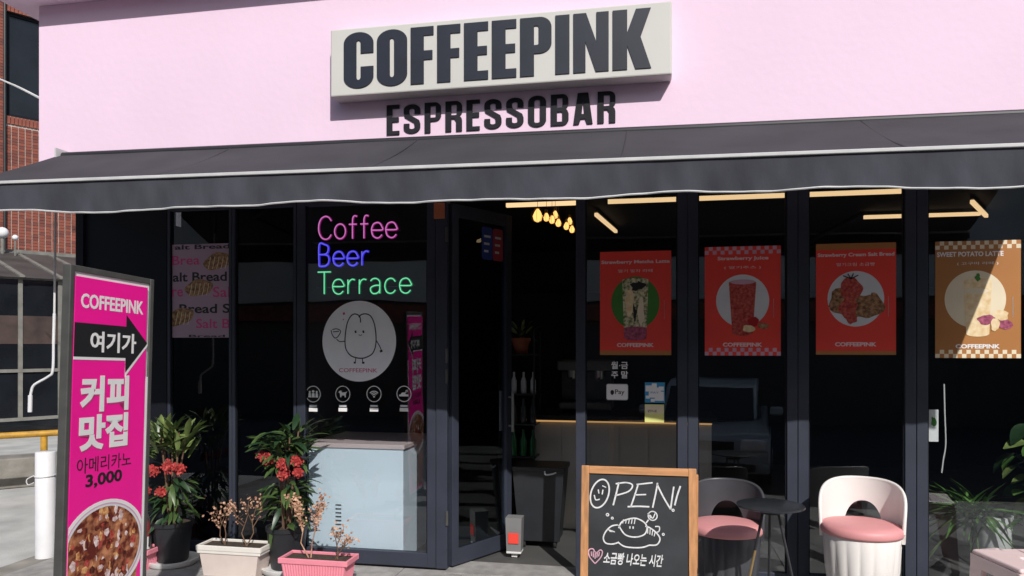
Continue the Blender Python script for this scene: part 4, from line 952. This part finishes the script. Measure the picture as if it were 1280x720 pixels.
def neon(word, px0, py0, px1, py1, core, body, label):
    a = atY(px0, py1, .04); b = atY(px1, py0, .04); x0, x1 = a.x, b.x; c_ = atY(px1, py1, .04); d_ = atY(px0, py0, .04); z0 = (a.z+c_.z)/2; h = (b.z+d_.z)/2-z0
    t = thing('neon_sign', ((x0+x1)/2, .045, z0), label, 'neon sign', 'neon words in the window')
    tot = sum(STR[c][1] for c in word)+.08*(len(word)-1); k = (x1-x0)/tot; x = x0-(x0+x1)/2
    for c in word:
        bd = MB(); co = MB()
        for s_ in STR[c][0]:
            pts = smooth([(p[0]*k+x, p[1]*h) for p in s_]) if len(s_) > 2 else [Vector((p[0]*k+x, p[1]*h)) for p in s_]
            bd.tube([(p.x, .006, p.y) for p in pts], .0078, 8); co.tube([(p.x, -.0035, p.y) for p in pts], .0036, 6)
        o = bd.build('neon_letter', body, t, local=True); co.build('bright_core', core, o, local=True); x += (STR[c][1]+.08)*k
    MB().box(-(x1-x0)/2-.02, (x1-x0)/2+.02, .018, .021, h*.28, h*.33).build('backing_bar', MATS['tinted_glass'], t, local=True)
neon('Coffee', 397, 269, 497, 298, emitter('neon_pink_core', (.75, .22, .60), 1.0), emitter('neon_pink_body', (.55, .01, .30), .40), 'pink neon word for coffee at the top of the display window')
neon('Beer', 397, 305, 462, 332, emitter('neon_blue_core', (.16, .14, 1.0), 1.0), emitter('neon_blue_body', (.05, .03, .9), .85), 'blue neon word for beer below the pink one')
neon('Terrace', 397, 339, 515, 367, emitter('neon_green_core', (.22, .95, .48), 1.0), emitter('neon_green_body', (.0, .36, .10), .45), 'green neon word for terrace, lowest of the three')

# ------------------------------------------------------------------ interior
ct = thing('display_counter', (-1.95, .40, .014), 'pale blue panelled counter with pinkish top behind the neon window', 'counter')
MB().box(-2.30, -1.625, .11, .74, .014, .755).build('body', M['counter'], ct); MB().box(-2.31, -1.615, .10, .75, .755, .785, b=.003).build('counter_top', M['countertop'], ct)
vt = MB()
for k in range(9): vt.box(-2.10, -2.06, .106, .111, .16+k*.026, .168+k*.026)
vt.build('vent_slots', M['steel'], ct)
br_ = thing('service_bar', (-.25, 1.4, .014), 'beige panelled service bar seen through the doorway', 'counter')
bb = MB().box(-.93, .42, 1.20, 1.75, .014, .86).build('body', M['beige'], br_)
pm = MB().box(-.105, .105, -.008, 0, 0, .76).mesh('panel', M['beige']); inv = world_of(bb).inverted()
for k in range(6): inst('panel', pm, bb, inv @ Vector((-.82+k*.222, 1.20, .06)))
MB().box(-.97, .46, 1.14, 1.80, .86, .90, b=.004).build('bar_top', M['interior'], br_)
MB().box(-.93, .42, 1.165, 1.175, .845, .858).build('light_strip', emitter('bar_glow', (1, .55, .2), .5), br_)
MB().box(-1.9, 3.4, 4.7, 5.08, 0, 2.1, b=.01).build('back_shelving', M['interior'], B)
# shelf with bottles near the door
sh = thing('bottle_rack', (-1.02, 1.15, .014), 'black wire rack with shelves of bottles just inside the door', 'rack')
for x_ in (-1.17, -.90):
    for y_ in (1.02, 1.30): MB().tube([(x_, y_, .014), (x_, y_, 1.55)], .008, 6).build('post', M['awndark'], sh)
for z_ in (.30, .58, .83, 1.06, 1.36): MB().box(-1.18, -.885, 1.01, 1.31, z_, z_+.012).build('shelf', M['awndark'], sh)
bt_g = MB().lathe([(.027, 0), (.030, .01), (.030, .13), (.012, .18), (.012, .225), (.001, .226)], 14)
def bottle(x_, y_, z_, m, label, s_=1):
    o = bpy.data.objects.new('bottle', bm_[m]); COL.objects.link(o); o.location = (x_, y_, z_); o.scale = (s_,)*3
    tag(o, label, 'bottle', 'bottles on the rack'); return o
bm_ = {}
for k_, nm in (('greenglass', 'g'), ('darkbottle', 'd'), ('printgrey', 'w')):
    mbx = MB(); mbx.v = [v.copy() for v in bt_g.v]; mbx.f = list(bt_g.f); bm_[k_] = mbx.mesh('bottle', M[k_], sm=50)
for i in range(4): bottle(-1.14+i*.075, 1.06, .592, 'greenglass', ('leftmost ', 'second from left ', 'third from left ', 'rightmost ')[i]+'green glass bottle on the rack shelf below the dark bottles', .9)
for i in range(4): bottle(-1.14+i*.075, 1.06, .842, 'darkbottle', ('leftmost ', 'second from left ', 'third from left ', 'rightmost ')[i]+'dark bottle on the middle rack shelf above the green bottles', .85)
for i in range(4): bottle(-1.14+i*.075, 1.07, 1.072, 'printgrey', ('leftmost ', 'second from left ', 'third from left ', 'rightmost ')[i]+'clear pale bottle on the rack shelf under the terracotta pot', .72)
# terracotta pot with small plant on top
tp_ = thing('small_potted_plant', (-1.02, 1.12, 1.372), 'small leafy plant in a terracotta pot on top of the bottle rack', 'potted plant')
MB().lathe([(.05, 0), (.068, .10), (.078, .10), (.078, .125), (.066, .125), (.001, .115)], 20).build('pot', M['terracotta'], tp_, local=True, sm=40)
rnd = random.Random(5)
for k in range(30):
    a = rnd.random()*6.28; el = rnd.uniform(.0, 1.3); d_ = Vector((math.cos(a)*math.cos(el), math.sin(a)*math.cos(el), math.sin(el)))
    place_leaf(tp_, Vector((0, 0, .12))+d_*rnd.uniform(.02, .12), d_, rnd.uniform(-1, 1), rnd.uniform(.5, .8), rnd.choice(LF[:3]))
MB().tube([(0, 0, .11), (.01, 0, .22)], .004, 5).build('stem', M['stem'], tp_, local=True)
# wheeled bin and small white box
bn = thing('waste_bin', (-.80, .72, .014), 'large black tapered bin on castors just inside the doorway', 'bin')
def taper(mb, x0, x1, y0, y1, z0, z1, k):
    cx, cy = (x0+x1)/2, (y0+y1)/2; hx, hy = (x1-x0)/2, (y1-y0)/2
    mb.add([(cx+a*hx*s_, cy+b*hy*s_, z) for s_, z in ((k, z0), (1, z1)) for a, b in ((-1, -1), (1, -1), (1, 1), (-1, 1))], [(3, 2, 1, 0), (4, 5, 6, 7), (0, 1, 5, 4), (1, 2, 6, 5), (2, 3, 7, 6), (3, 0, 4, 7)]); return mb
taper(MB(), -.18, .18, -.15, .15, .05, .54, .78).build('body', M['pot'], bn, local=True)
MB().box(-.19, .19, -.16, .16, .54, .575, b=.008).build('lid', M['pot'], bn, local=True); MB().tube(smooth([(.05, -.165, .55), (.06, -.18, .53), (.10, -.18, .535), (.13, -.17, .545)]), .006, 6).build('handle', M['printgrey'], bn, local=True)
for a, b in ((-.11, -.09), (.11, -.09), (-.11, .09), (.11, .09)): MB().tube([(a-.012, b, .025), (a+.012, b, .025)], .024, 12).build('castor', M['tyre'], bn, local=True)
wb = atZ(645, 701, .02); wx = thing('white_carton', (-.925, .36, .018), 'small white bin with a red label on a white castor by the open door', 'box')
taper(MB(), -.055, .055, -.05, .05, .045, .27, .88).build('body', M['binbody'], wx, local=True); MB().box(-.035, .035, -.053, -.049, .10, .17).build('red_patch', M['posterred'], wx, local=True)
MB().box(-.05, .05, -.045, .045, .03, .046, b=.004).box(-.02, .02, -.02, .02, .0, .03, b=.004).build('castor', M['saucer'], wx, local=True)

# ceiling strip lights
def strip(px0, px1, py, Y, label):
    a = atY(px0, py, Y); b = atY(px1, py, Y); z = 2.56 if Y < 2.2 else 2.60
    t = thing('strip_light', ((a.x+b.x)/2, Y, z), label, 'light', 'linear ceiling lights inside')
    MB().box(a.x, b.x, Y-.018, Y+.018, z, z+.03).build('diffuser', M['strip'], t); MB().box(a.x-.01, b.x+.01, Y-.025, Y+.025, z+.03, z+.099).build('housing', M['awndark'], t)
zz_ = (2.56-H)*F
for (a, b, lb) in ((633, 722, 'warm linear ceiling light above the doorway, nearest the door'), (760, 848, 'warm linear ceiling light above the first drink poster'), (872, 985, 'warm linear ceiling light above the strawberry juice poster'), (1010, 1130, 'warm linear ceiling light above the strawberry bread poster')): strip(a, b, 248, 1.35, lb)
strip(1080, 1225, 270, 2.75, 'short warm linear ceiling light deeper in the room at the right')
for (a, b, lb) in ((atD(745, 268, 6.57), atD(770, 278, 7.57), 'short slanting ceiling light deeper inside behind the first poster window'), (atD(1215, 252, 5.98), atD(1233, 269, 6.65), 'short slanting ceiling light at the far right window')):
    t = thing('strip_light', ((a.x+b.x)/2, (a.y+b.y)/2, 2.6), lb, 'light', 'linear ceiling lights inside'); a.z = b.z = 2.60
    MB().tube([a, b], .02, 4).build('diffuser', M['strip'], t); MB().tube([a+Vector((0, 0, .035)), b+Vector((0, 0, .035))], .018, 4).build('housing', M['awndark'], t)
a, b = atD(565, 290, 6.8), atD(600, 288, 6.8)
# pendant bulbs
for i, (px, py, dd) in enumerate([(672, 270, 5.4), (683, 272, 5.6), (690, 275, 5.8), (698, 279, 6.0), (708, 283, 6.2), (715, 287, 6.4), (694, 269, 5.9), (712, 277, 6.3)]):
    p_ = atD(px, py, dd); t = thing('pendant_bulb', p_, None, None, 'pendant bulbs over the bar')
    tag(t, ['large amber pendant bulb nearest the door', 'second amber pendant bulb along the row', 'third amber pendant bulb along the row', 'fourth amber pendant bulb along the row', 'fifth amber pendant bulb along the row', 'last amber pendant bulb of the front row', 'amber pendant bulb of the back row, left one', 'amber pendant bulb of the back row, right one'][i], 'pendant light')
    s_ = 1.0 if i else 1.5
    MB().lathe([(.004, -.030*s_), (.018*s_, -.022*s_), (.024*s_, 0), (.014*s_, .022*s_), (.008, .034*s_)], 12).build('bulb', M['bulb'], t, local=True, sm=60)
    MB().lathe([(.012*s_, .034*s_), (.014*s_, .036*s_), (.010, .06)], 10).build('cap', M['gold'], t, local=True); MB().tube([(0, 0, .06), (0, 0, 2.66-p_.z)], .002, 4).build('cord', M['awndark'], t, local=True)
    cg = MB()
    for a in range(4): cg.tube([(.034*s_*math.cos(e)*math.cos(a*.785), .034*s_*math.cos(e)*math.sin(a*.785), .034*s_*math.sin(e)+.002) for e in [6.283*q/12 for q in range(13)]], .0012, 4)
    cg.build('cage', M['awndark'], t, local=True)
# interior right: white pot plant, notice and cable
wp = thing('potted_plant', (2.13, .72, .014), 'long bladed green plant in a tall white pot inside the right window', 'potted plant')
MB().lathe([(.085, .0), (.10, .02), (.115, .32), (.12, .34), (.108, .34), (.10, .315), (.001, .31)], 32).build('pot', M['saucer'], wp, local=True, sm=40)
BL = [leaf_mesh(.34, .028, M['bladeleaf'], .75, fold=.4), leaf_mesh(.30, .026, M['bladeleaf'], .4, fold=.4), leaf_mesh(.38, .026, M['leaf'], .9, fold=.4)]
for k in range(100):
    a = rnd.gauss(3.4, 1.3); el = rnd.uniform(.15, 1.3); d_ = Vector((math.cos(a)*math.cos(el), math.sin(a)*math.cos(el), math.sin(el)))
    place_leaf(wp, Vector((-.10+.05*rnd.gauss(0, 1), .03*rnd.gauss(0, 1), .32)), d_, rnd.uniform(-.4, .4), rnd.uniform(.65, 1.0), rnd.choice(BL))
bp_ = thing('potted_plant', (2.52, .62, .014), 'broad leaved green plant at the right edge inside the window', 'potted plant')
MB().lathe([(.09, 0), (.12, .24), (.11, .24), (.001, .22)], 24).build('pot', M['pot'], bp_, local=True, sm=40)
BR = [leaf_mesh(.16, .10, M['bladeleaf'], .3), leaf_mesh(.15, .09, M['leafpale'], .5), leaf_mesh(.17, .11, M['leafdark'], .5)]
stm = MB()
for k in range(56):
    a = rnd.gauss(3.3, 1.4); h_ = rnd.uniform(.35, .95); r_ = rnd.uniform(.05, .30); p_ = Vector((r_*math.cos(a), r_*math.sin(a)*.6, h_))
    stm.tube(smooth([Vector((0, 0, .2)), Vector((p_.x*.3, p_.y*.3, h_*.7)), p_]), .0035, 4)
    d_ = Vector((math.cos(a), math.sin(a)-.4, rnd.uniform(-.6, .3))); place_leaf(bp_, p_, d_, rnd.uniform(-.5, .5), rnd.uniform(.7, 1.1), rnd.choice(BR))
stm.build('stem', M['leafdark'], bp_, local=True)
t, W_, H_ = plane_thing('paper_notice', 1161, 512, 1173, 552, .040, 'white paper notice with green print taped inside the right window', 'notice')
P(MB().box(-W_/2, W_/2, -.001, 0, 0, H_), 'sheet', 'white', t); blob(t, 0, H_*.62, W_*.28, H_*.16, 'printgreen', -.0015, 'green_print', 3, .2)
cbm = atY(1180, 478, .06)
o = MB().tube(smooth([atY(1180, 480, .06), atY(1181, 520, .06), atY(1182, 555, .06), atY(1179, 575, .06), atY(1177, 591, .06)]), .004, 6).build('cable', M['saucer']); tag(o, 'thin white cable hanging inside the right window', 'cable')
# indoor table behind right window
it = thing('indoor_table', (2.75, .55, .014), 'dark square table top inside at the far right window', 'table')
MB().box(2.42, 3.1, .25, .85, .40, .425, b=.004).build('table_top', M['darkglass'], it)
for x_ in (2.46, 3.06):
    for y_ in (.29, .81): MB().box(x_-.015, x_+.015, y_-.015, y_+.015, .014, .40).build('leg', M['awndark'], it)

# ------------------------------------------------------------------ left background
DIR = R(58)                                                            # direction of the neighbouring walls
def plane_frame(px, py, dd, name, label, cat, ang=DIR, kind=None):
    o = atD(px, py, dd); o.z = 0; t = thing(name, o, label, cat, rz=ang, kind=kind); return t
def sz_on(t, px, py):
    """photo point -> (along, height) on the vertical plane through a thing's x axis"""
    r = ray(px, py); o = Vector((0, -D, H)); a = t.rotation_euler.z; n = Vector((-math.sin(a), math.cos(a), 0))
    k = (t.location-o).dot(n)/r.dot(n); p = o+r*k; d_ = p-t.location
    return d_.x*math.cos(a)+d_.y*math.sin(a), p.z
bbld = plane_frame(48, 300, 15, 'brick_building', 'red brick building with dark window behind the cafe at the left', 'building')
s0_, _ = sz_on(bbld, 0, 300); s1_, _ = sz_on(bbld, 97, 305); _, zb_ = sz_on(bbld, 48, 303)
swl, zw1 = sz_on(bbld, 8, 12); swr, zw0 = sz_on(bbld, 48, 152); swr += 1.0
MB().box(-8, 5, .03, 6, 0, 13).build('core_wall', M['mortar'], bbld, local=True) if False else None
cw = MB(); cw.box(-8, swl, .0, .3, 0, 12); cw.box(swr, 5, 0, .3, 0, 12); cw.box(swl, swr, 0, .3, 0, zw0); cw.box(swl, swr, 0, .3, zw1, 12)
cw.box(-8, 5, .3, 8, 0, 12); cw.build('wall', M['mortar'], bbld, local=True)
BWd, BHt = .118, .060
bme = [MB().box(.010, BWd-.008, -.018, 0, .003, BHt-.003, b=.0015).mesh('brick', M[k]) for k in ('brick', 'brick2')]
far = [MB(), MB()]; cnt = 0; rb = random.Random(2)
i0 = int(math.floor((s0_-.9)/BWd)); 
for i in range(i0-45, int(2.4/BWd)):
    for j in range(int(2.4/BHt), int((zw1+2.5)/BHt)):
        x_ = i*BWd; z_ = j*BHt
        if x_+BWd > swl and x_ < swr and z_+BHt > zw0-.16 and z_ < zw1+.0: continue
        k = 0 if rb.random() < .6 else 1
        # visible in the photo?
        vis = (s0_-.12 < x_ < s1_+.15 and zb_-.2 < z_ < sz_on(bbld, 48, 262)[1]+.1) or (s0_-.12 < x_ < sz_on(bbld, 48, 170)[0]+.05 and sz_on(bbld, 20, 206)[1] < z_ < zw0) or (s0_-.12 < x_ < swl+.02 and zw0-.2 < z_ < sz_on(bbld, 2, 0)[1])
        if vis and cnt < 300: inst('brick', bme[k], bbld, (x_, rb.uniform(-.002, .002), z_)); cnt += 1
        else: far[k].box(x_+.010, x_+BWd-.008, -.018, 0, z_+.003, z_+BHt-.003)
for k in (0, 1): o = far[k].build('brickwork', M[('brick', 'brick2')[k]], bbld, local=True); o['kind'] = 'stuff'
sm_ = MB().box(.004, .058, -.03, 0, 0, .15, b=.002).mesh('sill_brick', M['brick'])
for k in range(int((swr-swl)/.065)): inst('sill_brick', sm_, bbld, (swl+k*.065, 0, zw0-.155)); inst('head_brick', sm_, bbld, (swl+k*.065, 0, zw1-.02))
wf = MB().box(swl, swl+.06, .05, .12, zw0, zw1-.02).box(swr-.06, swr, .05, .12, zw0, zw1-.02).box(swl+.06, swr-.06, .05, .12, zw0, zw0+.06).box(swl+.06, swr-.06, .05, .12, zw1-.08, zw1-.02).build('window', M['blackpanel'], bbld, local=True)
MB().box(swl+.05, swr-.05, .08, .09, zw0+.05, zw1-.07).build('pane', M['darkglass'], wf, local=True)
MB().box(swl+.28, swr-.1, .12, .14, zw0+.7, zw1-1.1).build('blind', M['roofglass'], wf, local=True)
MB().tube([(swl-.04, -.06, 0), (swl-.04, -.06, 12)], .028, 8).build('downpipe', M['pot'], bbld, local=True)
# overhead cable
o = MB().tube(smooth([atD(-90, 60, 8), atD(0, 99, 8), atD(25, 110, 8), atD(60, 128, 8)]), [.007+.0020*i/4 for i in range(16)], 6).build('overhead_cable', M['trim']); tag(o, 'pale cable stretched across the dark brick building window', 'cable')
# glazed lean-to
gh = plane_frame(40, 345, 11.5, 'glazed_lean_to', 'low grey framed glass lean-to with sloping roof in front of the brick wall', 'lean-to')
ga, ze = sz_on(gh, -60, 340); gb, _ = sz_on(gh, 130, 350); _, ze = sz_on(gh, 40, 346)
g25, _ = sz_on(gh, 25, 400); sp = (gb-g25)/2.2; _, zm = sz_on(gh, 40, 461); _, zm2 = sz_on(gh, 40, 395); _, zm3 = sz_on(gh, 40, 430)
zr = ze+.62; yr = 2.6
fm = MB()
cols = [g25+sp*(k-4) for k in range(8)]
for c_ in cols: MB().box(c_-.03, c_+.03, -.03, .03, .28, ze-.03).build('post', M['oldframe'], gh, local=True)
for z_, h_ in ((ze, .05), (zm, .05), (.32, .05)): MB().box(cols[0]-.03, cols[-1]+.03, -.035, .035, z_-h_, z_).build('rail', M['oldframe'], gh, local=True)
for k in range(7):
    x0_, x1_ = cols[k]+.03, cols[k+1]-.03
    MB().box(x0_, x1_, -.005, .005, zm+.0, ze-.05).build('pane', M['darkglass'], gh, local=True); MB().box(x0_, x1_, -.005, .005, .32, zm-.05).build('pane', M['darkglass'], gh, local=True)
    MB().box(x0_, x1_, -.012, -.006, zm3, zm2).build('infill_panel', M['rust'], gh, local=True)
    RM = Matrix([[1, 0, 0, 0], [0, 1, 0, 0], [0, (zr-ze)/yr, 1, 0], [0, 0, 0, 1]])
    MB().box(x0_, x1_, -.12, yr, ze+.0, ze+.012, RM).build('roof_panel', M['roofglass'], gh, local=True)
for c_ in cols: MB().box(c_-.035, c_+.035, -.14, yr, ze+.01, ze+.035, RM).build('rafter', M['oldframe'], gh, local=True)
MB().box(cols[0], cols[-1], yr-.06, yr, zr-.03, zr+.06).build('ridge_flashing', M['oldframe'], gh, local=True)
MB().box(cols[0], cols[-1], .3, yr, .02, .04).build('floor', M['oldconc'], gh, local=True)
MB().box(cols[0], cols[-1], yr-.03, yr+.0, .04, zr-.04).build('rear_wall', M['rust'], gh, local=True)
for px, py, r_, lb in ((3, 291, .10, 'white round ball fitting on the lean-to ridge at the left edge'), (19, 297, .05, 'smaller white round fitting on the lean-to ridge')):
    p_ = atD(px, py, 13.2); t = thing('round_fitting', p_-Vector((0, 0, r_)), lb, 'fitting', 'round fittings on the lean-to ridge')
    MB().lathe([(.3*r_, -.35), (.3*r_, .04*r_)], 10).build('stem', M['oldframe'], t, local=True)
    MB().lathe([(r_*math.sin(R(a)), r_-r_*math.cos(R(a))) for a in range(3, 178, 12)], 20).build('ball', M['bollard'], t, local=True, sm=60)
# low wall and yellow rail
lw = plane_frame(0, 612, 7.3, 'low_wall', 'weathered low concrete wall below the yellow rail', 'wall', ang=R(45))
lw.location = atZ(0, 612, 0); lw.location.z = 0
MB().box(-4, 4.2, 0, .35, 0, .30, b=.012).build('body', M['oldconc'], lw, local=True)
yr_ = plane_frame(0, 545, 6.85, 'yellow_railing', 'yellow painted steel guard rail before the low concrete wall', 'railing', ang=R(45))
zr_ = sz_on(yr_, 0, 545)[1]; MB().tube([(-3, 0, zr_), (1.2, 0, zr_)], .030, 12).build('top_rail', M['yellow'], yr_, local=True, sm=60)
s55 = sz_on(yr_, 55, 560)[0]
for s_ in (s55-1.4, s55, ): MB().tube([(s_, 0, 0), (s_, 0, zr_-.028)], .030, 12).build('post', M['yellow'], yr_, local=True, sm=60)
# white bollard with tied cord
bo = atZ(57, 697, 0); bl = thing('white_bollard', (bo.x, bo.y, 0), 'plain white plastic pole standing left of the magenta sign', 'bollard')
MB().lathe([(.062, 0), (.062, .715), (.058, .72), (.001, .722)], 28).build('tube', M['bollard'], bl, local=True, sm=50)
MB().tube([(.064*math.cos(a), .064*math.sin(a), .56+.006*math.sin(a)) for a in [6.283*q/20 for q in range(21)]], .004, 6).tube(smooth([(-.06, -.03, .56), (-.10, -.05, .535), (-.09, -.05, .50), (-.05, -.045, .515)]), .004, 6).build('tied_cord', M['trim'], bl, local=True)

# ------------------------------------------------------------------ across the street (seen in the glass)
op = thing('building_across_street', (2, -15, 0), 'pale building across the street mirrored faintly in the shop glass', 'building')
MB().box(-14, 20, -22, -14.6, 2.6, 8.5).build('wall', M['opp'], op); MB().box(-14, 20, -22, -14.8, -.55, 2.598).build('ground_floor', M['oppdark'], op)
MB().box(-14, 20, -14.79, -14.5, 2.05, 2.5).build('sign_band', M['brick'], op)
for k in range(9):
    wn = MB().box(-12.5+k*3.5, -10.9+k*3.5, -14.60, -14.54, 3.9, 5.6).build('window', M['oppdark'], op); MB().box(-12.42+k*3.5, -10.98+k*3.5, -14.54, -14.53, 3.98, 5.52).build('pane', M['darkglass'], wn)
cr_ = thing('parked_car', (.95, -7.95, -.55), 'grey green parked car mirrored in the window glass', 'car', rz=R(-90+8))
def hull(prof, w0, w1, nm, m, par):
    n = len(prof); vs = []; ws = [w0 if z < .85 else w1 for x, z in prof]
    for sgn_ in (-1, 1):
        for (x_, z_), ww in zip(prof, ws): vs.append((x_, sgn_*ww, z_))
    fs = [tuple(range(n)), tuple(range(2*n-1, n-1, -1))]+[(i, (i+1) % n, (i+1) % n+n, i+n) for i in range(n)]
    o = MB().add(vs, fs).build(nm, M[m], par, local=True, sm=40); b_ = o.modifiers.new('b', 'BEVEL'); b_.width = .05; b_.segments = 3; b_.limit_method = 'ANGLE'; return o
hull([(-2.2, .25), (-2.25, .55), (-2.15, .78), (-1.2, .86), (1.6, .88), (2.15, .84), (2.25, .6), (2.2, .25)], .88, .84, 'body', 'car', cr_)
hull([(-1.25, .86), (-.55, 1.36), (-.1, 1.44), (.9, 1.43), (1.65, 1.1), (1.95, .88)], .74, .70, 'cabin', 'car', cr_)
for sg_ in (-1, 1):
    MB().prism([(-1.0, .90), (-.5, 1.30), (.2, 1.36), (.2, .90)], sg_*.755-.004, sg_*.755+.004).build('side_window', M['darkglass'], cr_, local=True)
    MB().prism([(.28, .90), (.28, 1.36), (.85, 1.34), (1.4, 1.08), (1.5, .90)], sg_*.755-.004, sg_*.755+.004).build('side_window', M['darkglass'], cr_, local=True)
    for x_ in (-1.4, 1.4):
        wh = MB().tube([(x_, sg_*.72, .31), (x_, sg_*.90, .31)], .31, 24).build('wheel', M['tyre'], cr_, local=True, sm=50); MB().tube([(x_, sg_*.90, .31), (x_, sg_*.915, .31)], .2, 16).build('hubcap', M['rim'], wh, local=True)
    MB().box(-2.28, -2.12, sg_*.66-.16, sg_*.66+.16, .58, .72, b=.03).build('headlight', M['lamp'], cr_, local=True); MB().box(2.14, 2.28, sg_*.66-.14, sg_*.66+.14, .60, .76, b=.03).build('tail_light', M['red'], cr_, local=True)
MB().add([(-1.27, -.66, .89), (-1.27, .66, .89), (-.60, .62, 1.34), (-.60, -.62, 1.34), (-1.25, -.66, .88), (-1.25, .66, .88), (-.58, .62, 1.33), (-.58, -.62, 1.33)], [(0, 1, 2, 3), (7, 6, 5, 4), (0, 4, 5, 1), (1, 5, 6, 2), (2, 6, 7, 3), (3, 7, 4, 0)]).build('windscreen', M['darkglass'], cr_, local=True)

MB().box(-2.275, -2.20, -.42, .42, .56, .70, b=.01).build('grille', M['awndark'], cr_, local=True)
MB().box(-2.29, -2.20, -.70, .70, .30, .40, b=.02).build('bumper_intake', M['awndark'], cr_, local=True)
for sg_ in (-1, 1): MB().box(-.95, -.78, sg_*.98-.09, sg_*.98+.09, .93, 1.05, b=.03).build('wing_mirror', M['car'], cr_, local=True)

# coffee machine on the service bar
cm = thing('coffee_machine', (-.55, 1.45, .90), 'dark coffee machine with paired group heads on the beige service bar', 'coffee machine')
MB().box(-.75, -.33, 1.30, 1.62, .93, .99, b=.01).build('base', M['steel'], cm)
MB().box(-.75, -.33, 1.42, 1.62, .99, 1.24, b=.015).build('body', M['awndark'], cm)
MB().box(-.76, -.32, 1.28, 1.63, 1.24, 1.32, b=.015).build('top', M['steel'], cm)
for x_ in (-.65, -.43):
    gh_ = MB().lathe([(.03, 1.17), (.035, 1.18), (.035, 1.24)], 16, c=(x_, 1.36, 0)).build('group_head', M['rim'], cm)
    MB().tube([(x_, 1.36, 1.18), (x_, 1.22, 1.165)], .011, 8).build('handle', M['awndark'], gh_)
for x_ in (-.74, -.34):
    for y_ in (1.31, 1.60): MB().tube([(x_, y_, .90), (x_, y_, .93)], .012, 8).build('foot', M['awndark'], cm)
